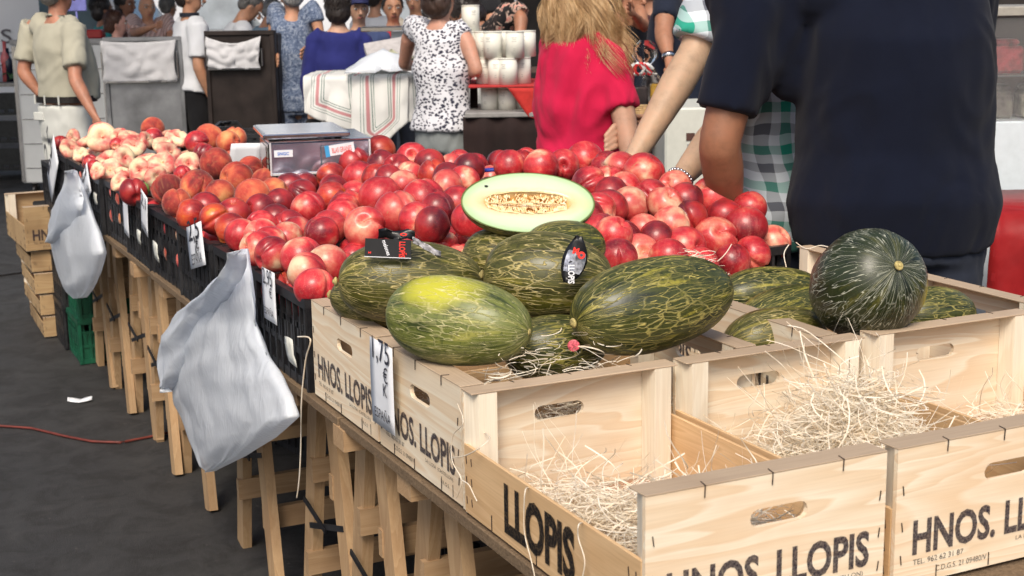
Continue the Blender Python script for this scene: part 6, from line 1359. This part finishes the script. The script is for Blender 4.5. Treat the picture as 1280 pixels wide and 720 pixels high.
gg = G(); gg.box(-.14, .14, -.10, .10, 0, .05, bev=.002); t = gg.build('grey_box', simple('grey_card', (.42, .40, .40), .7)); t.location = wp(488, 66, 8.5); t.rotation_euler = (.6, -.15, RZ+.2); t.location.z = ztc+.10; props(t, 'tilted grey card box lid on the counter by the speckled blouse', 'box')
# --- white tins on the dark counter
DT = 7.3; kt = FPX/DT; zs = zat(106, DT, 620); zc_ = zat(139, DT, 620)
DKB = simple('dark_brown_skirt', (.018, .008, .007), .9, .3, 6); q_ = None
o = bgthing('tin_counter', 'grey shelf counter with a dark brown skirt carrying the white tins', 'counter', 640, 135, DT-.05)
gg = G(); gg.box(-.22, .95, .02, .6, zs-.012, zs, bev=.003); gg.build('upper_shelf', simple('red_shelf_cloth', (.42, .03, .03), .8), o)
gg = G(); gg.sheet(lambda i, j: (-.25+1.2*i/60, -.03+.012*math.sin(i*.9)+.004*j/10, (zc_-.03)*(1-j/10)+.01), 60, 10, .004); gg.build('skirt', DKB, o)
for x in (-.22, .9): gg = G(); gg.box(x, x+.04, .3, .34, zc_, zs-.012); gg.build('post', DKB, o)
gg = G(); gg.box(-.24, .97, -.05, .62, zc_-.025, zc_, bev=.004); gg.build('counter_top', simple('grey_counter_top', (.26, .25, .24), .5), o)
gg = G()
def PR(i, j): s_ = i/10; t_ = j/8; return (-.02+.26*s_+.10*t_, -.03-.02*math.sin(s_*5+t_*2), zs-.01-.26*t_*(.55+.45*s_))
gg.sheet(PR, 10, 8, .003); gg.build('red_flap', simple('red_cloth_flap', (.46, .025, .02), .85, .12), o)
TIN = simple('cream_tin', (.70, .69, .62), .45, .05, 20); TPR = simple('tin_print', (.38, .37, .34), .6)
def tin():
    t = thing('tin', None, None); g = G(); g.tube([(0, 0, 0), (0, 0, .132)], [.047, .047], n=28, cap=False); g.build('tin_body', TIN, t)
    g = G()
    g.tube([(0, 0, .127), (0, 0, .133)], [.0482, .0482], n=28, cap=False)
    g.build('rolled_rim', TIN, t)
    g = G()
    for z, w_ in ((.10, .5), (.092, .35), (.082, .45), (.045, .18), (.035, .22)):
        n = 6
        for k in range(n):
            a0 = -PI/2+w_*(k/n-.5)*1.2; a1 = -PI/2+w_*((k+.8)/n-.5)*1.2
            g.add([(.0476*math.cos(a), .0476*math.sin(a), zz_) for a, zz_ in ((a0, z), (a1, z), (a1, z+.0035), (a0, z+.0035))], [(0, 1, 2, 3)])
    g.build('printed_text', TPR, t); return t
tins = [(586, 2, 1, .10, 'lower left, half behind the elbow'), (607, 1, 0, .05, 'bottom row, left one'), (622, 0, 0, -.02, 'bottom row, small front one'), (636, 0, 0, -.06, 'bottom row, centre front'), (653, 0, 0, .03, 'bottom row beside the pink shirt'),
        (593, 1, 1, .12, 'upper row, leftmost'), (606, 1, 1, .06, 'upper row behind the second'), (617, 1, 1, -.02, 'upper row, second big one'), (630, 1, 1, .07, 'upper row, small one set back'), (645, 1, 1, -.05, 'upper row, tallest beside the pink shirt'), (589, 1, 2, .14, 'single tin on top at the far left'), (660, 0, 1, .09, 'hidden behind the pink shirt')]
t0 = tin()
for j, (u, q1, lv, dy, lb) in enumerate(tins):
    t = t0 if j == 0 else copy_tree(t0); p = wp(u, 135, DT)+FH*(.09+dy); t.location = (p.x, p.y, zs+.001+.1335*lv); t.rotation_euler = (0, 0, RZ+rnd(-.6, .6)); props(t, 'white cream tin with faint print, '+lb, 'tin', 'white tins piled on the dark counter')
for j, (u, dy) in enumerate(((612, .12), (634, .1), (650, .16))):
    t = copy_tree(t0); p = wp(u, 135, DT)+FH*dy; t.location = (p.x, p.y, zc_+.001); t.scale = (1, 1, .87); props(t, 'white tin on the lower shelf under the red cloth, '+['left', 'middle', 'right'][j]+' one', 'tin', 'tins on the lower shelf')
# --- gift hamper, white cabinet
o = bgthing('gift_basket', 'cellophane wrapped gift basket with red and white ribbon, between girl and pale arm', 'basket', 806, 120, 6.1, zat(150, 6.1, 806)-.01)
gg = G(); 
for k in range(9):
    gg2 = [(.085+.004*math.sin(k))*1.0]*1
    pts = [((.09+.002*k)*math.cos(2*PI*i/24), (.07+.002*k)*math.sin(2*PI*i/24), .004+.009*k) for i in range(25)]; gg.tube(pts, [.0052]*25, n=6)
gg.build('woven_basket', simple('wicker', (.42, .28, .14), .7, .3, 80), o)
CEL = M_('cellophane', .05, .5); CEL.b.inputs['Transmission Weight'].default_value = 1.; CEL.b.inputs['IOR'].default_value = 1.12; co_ = CEL.coords(); CEL.bump(CEL.noise(co_, 25, 3), .5, .01); CEL = CEL.m
gg = G(); gg.sheet(lambda i, j: ((.1+.0*j)*(1-.75*(j/8)**2)*math.cos(2*PI*i/20)*(1+.12*math.sin(i*2.3+j)), .08*(1-.7*(j/8)**2)*math.sin(2*PI*i/20)*(1+.12*math.sin(i*3.1+j)), .05+.19*j/8), 20, 8); gg.build('cellophane_wrap', CEL, o)
gg = G(); gg.sheet(lambda i, j: ((.02+.035*math.sin(PI*min(1, j/6)))*math.cos(2*PI*i/14)*(1+.15*math.sin(i*2+j)), (.02+.02*math.sin(PI*j/6))*math.sin(2*PI*i/14), .24+.105*j/6), 14, 6); gg.build('cellophane_bow', CEL, o)
gg = G(); gg.box(-.06, .01, -.04, .03, .07, .15, bev=.006); gg.build('packed_box', simple('dark_bottle_box', (.04, .03, .03), .2), o)
gg = G(); gg.box(.02, .075, -.03, .03, .07, .16, bev=.006); gg.build('jar', simple('honey_jar', (.45, .26, .04), .15), o)
for k, (c, x) in enumerate((((.6, .02, .03), -.02), ((.75, .75, .75), .018), ((.6, .02, .03), .0), ((.75, .75, .75), -.035))):
    gg = G(); pts = [(x+.026*math.cos(a*1.0+k), -.03-.012*math.sin(a), .225+.026*math.sin(a)) for a in [i*.55 for i in range(11)]]; gg.tube(pts, [(.007, .0012)]*11, n=6); gg.build('ribbon', simple('ribbon_%d' % k, c, .4, .05), o)
t = bgthing('basket_table', 'low table of pale boards carrying the gift basket', 'table', 806, 150, 6.05, 0); zb_ = zat(150, 6.1, 806)-.012
gg = G(); gg.box(-.25, .32, -.16, .3, zb_-.03, zb_, bev=.004); gg.build('table_top', W['ply_x'], t)
for x in (-.22, .28):
    for y in (-.14, .26): gg = G(); gg.box(x, x+.03, y, y+.03, 0, zb_-.03); gg.build('leg', W['lumber_z'], t)
o = bgthing('white_cabinet', 'white enamelled cabinet with two small stickers, seen between the pale arm and the brown arm', 'cabinet', 862, 190, 5.6); k = FPX/5.6; zt = zat(134, 5.6, 850)
gg = G(); gg.box(-31/k, 60/k, 0, .5, .03, zt, bev=.008); gg.build('cabinet_body', simple('ivory_enamel', (.60, .61, .55), .4, .04), o)
gg = G(); gg.box(-.014, .020, -.003, -.0005, zt-.128, zt-.098); a_ = gg.build('dark_switch_plate', simple('switch_plate', (.10, .05, .04), .4), o)
gg = G(); gg.box(.030, .040, -.003, -.0005, zt-.130, zt-.105); gg.build('green_lamp', simple('green_button', (.05, .25, .1), .4), o)
gg = G(); gg.box(-.010, .028, -.002, -.0005, zt-.19, zt-.14); st_ = gg.build('printed_sticker', simple('grey_sticker', (.35, .36, .36), .5), o)
gg = G()
for j in range(6): gg.box(-.007, .024, -.003, -.002, zt-.183+.007*j, zt-.180+.007*j)
gg.build('fine_print', PEN, st_)
for x in (-25/k, 52/k): gg = G(); gg.box(x, x+.03, .02, .05, 0, .03); gg.build('foot', DKPL, o)
# --- display case right
o = bgthing('display_case', 'glass fronted display case on a white base at the right edge of the photo', 'display case', 1300, 120, 5.2); k = FPX/5.2; z1 = zat(20, 5.2, 1265); z2 = zat(152, 5.2, 1265)
gg = G(); gg.box(-.22, 1.4, 0, .7, .02, z2, bev=.006); gg.build('base_panel', simple('white_base_panel', (.60, .66, .70), .35, .04), o)
gg = G(); gg.box(-.22, 1.4, -.01, .7, z1, z1+.035, bev=.004); gg.build('top_rail', simple('beige_metal_trim', (.33, .31, .27), .4), o)
gg = G(); gg.box(-.22, 1.4, .30, .31, z2, z1); gg.build('back_panel', simple('case_back', (.12, .07, .06), .6), o)
GLS = M_('case_glass', .02, .5); GLS.b.inputs['Transmission Weight'].default_value = .92; GLS.b.inputs['IOR'].default_value = 1.05; GLS = GLS.m
gg = G(); gg.box(-.22, 1.4, 0, .006, z2+.001, z1-.001); gg.build('glass_pane', GLS, o)
gg = G(); gg.box(-.2, 1.38, .02, .29, z2+.16, z2+.165); gg.build('shelf', simple('steel_shelf', (.3, .3, .3), .3, metal=.6), o)
for j, (x, z, c, w_) in enumerate(((-.18, z2, (.20, .18, .15), .12), (-.17, z2+.166, (.42, .05, .06), .16), (-.03, z2, (.30, .28, .22), .12), (.02, z2+.166, (.5, .4, .35), .14), (.2, z2, (.35, .06, .05), .2))):
    gg = G(); gg.box(-w_/2, w_/2, -.06, .06, 0, .10, bev=.012); gg.box(-w_/2*.8, w_/2*.8, -.05, .05, .1, .125, bev=.01); t = gg.build('food_tray', simple('tray_food_%d' % j, c, .4, .4, 30)); t.location = o.location + RH*(x+.06) + FH*.15 + Vector((0, 0, z+.001)); t.rotation_euler = (0, 0, RZ); props(t, ['dull brown tray low in the display case at its left end', 'red meat tray on the upper shelf of the display case', 'beige tray low in the display case', 'pale pink tray on the upper shelf of the display case', 'dark red tray low in the display case outside the frame edge'][j], 'food tray')
# red fabric covered box right of navy man
o = bgthing('red_stool', 'low table covered by red shiny cloth right of the man in navy', 'table', 1300, 300, 4.45); zt = zat(268, 4.45, 1270); RC = cloth('red_oilcloth', (.26, .010, .012), .2, .45, wr=.8, wsc=6)
gg = G(); gg.sheet(lambda i, j: (-.16+.7*i/20, -.002*math.sin(i*2.)+(.55 if j == 0 else (.28 if j == 1 else (.0 if j == 2 else -.015-.012*math.sin(i*1.3+j)))), zt if j < 3 else zt-.62*(j-2)/8), 20, 10, .004); gg.build('red_cloth', RC, o)
gg = G(); gg.box(-.14, .52, .01, .54, zt-.03, zt-.008); gg.build('table_top', W['chip'], o)
for x in (-.12, .47):
    for y in (.03, .5): gg = G(); gg.box(x, x+.04, y, y+.04, 0, zt-.03); gg.build('leg', W['lumber_z'], o)
# --- stalls closing the view on the right; hall gloom painted into the partition colour
HW_ = simple('hall_gloom_boards', (.022, .018, .017), .8, .4, 3)
o = bgthing('hall_partition', 'boarded partition with hall gloom in its dark colour, behind the black shirts', 'wall', 900, 0, 12.5)
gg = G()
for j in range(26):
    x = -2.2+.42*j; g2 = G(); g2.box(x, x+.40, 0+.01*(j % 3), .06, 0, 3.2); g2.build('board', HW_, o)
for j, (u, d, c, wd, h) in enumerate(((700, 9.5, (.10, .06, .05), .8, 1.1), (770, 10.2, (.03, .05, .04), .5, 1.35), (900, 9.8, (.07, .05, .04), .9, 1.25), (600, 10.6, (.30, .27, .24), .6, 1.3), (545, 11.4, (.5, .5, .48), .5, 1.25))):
    t = bgthing('stall_shelf', ['low brown stall shelf behind the blond hair', 'narrow dark green stall shelf beyond the black tank top', 'brown stall shelf behind the checked man', 'beige stall shelf behind the black t-shirt', 'pale stall shelf left of the black t-shirt'][j], 'shelf', u, 0, d)
    m_ = simple('shelf_paint_%d' % j, c, .6)
    for x in (-wd/2, wd/2-.03): gg = G(); gg.box(x, x+.03, 0, .35, 0, h); gg.build('side_board', m_, t)
    for z in (.08, h*.38, h*.7, h-.03): gg = G(); gg.box(-wd/2+.031, wd/2-.031, .002, .348, z, z+.025); gg.build('shelf_board', m_, t)

# --- added roof, unseen above the frame, to shade the shoppers; posts beside the view
o = thing('added_shade_roof', 'unseen corrugated roof added to shade the shoppers', 'roof', (2.5, 9.0, 0))
RM = simple('roof_sheet', (.55, .55, .53), .7, .1, 3)
gg = G(); gg.sheet(lambda i, j: (-7+.175*i, -3.0+8.2*j/4, 5.2+.03*math.sin(i*PI/2)+.05*j), 80, 4, .01); gg.build('roof_sheet', RM, o)
for x in (-6.6, 6.8):
    for y in (-2.9, 1., 5.0):
        gg = G(); gg.box(x-.08, x+.08, y-.08, y+.08, 0, 5.1); gg.build('post', simple('roof_post_%d_%d' % (x, y), (.2, .2, .2), .6), o)
for y in (-2.9, 1., 5.0): gg = G(); gg.box(-6.9, 7.1, y-.06, y+.06, 4.95, 5.14); gg.build('beam', RM, o)
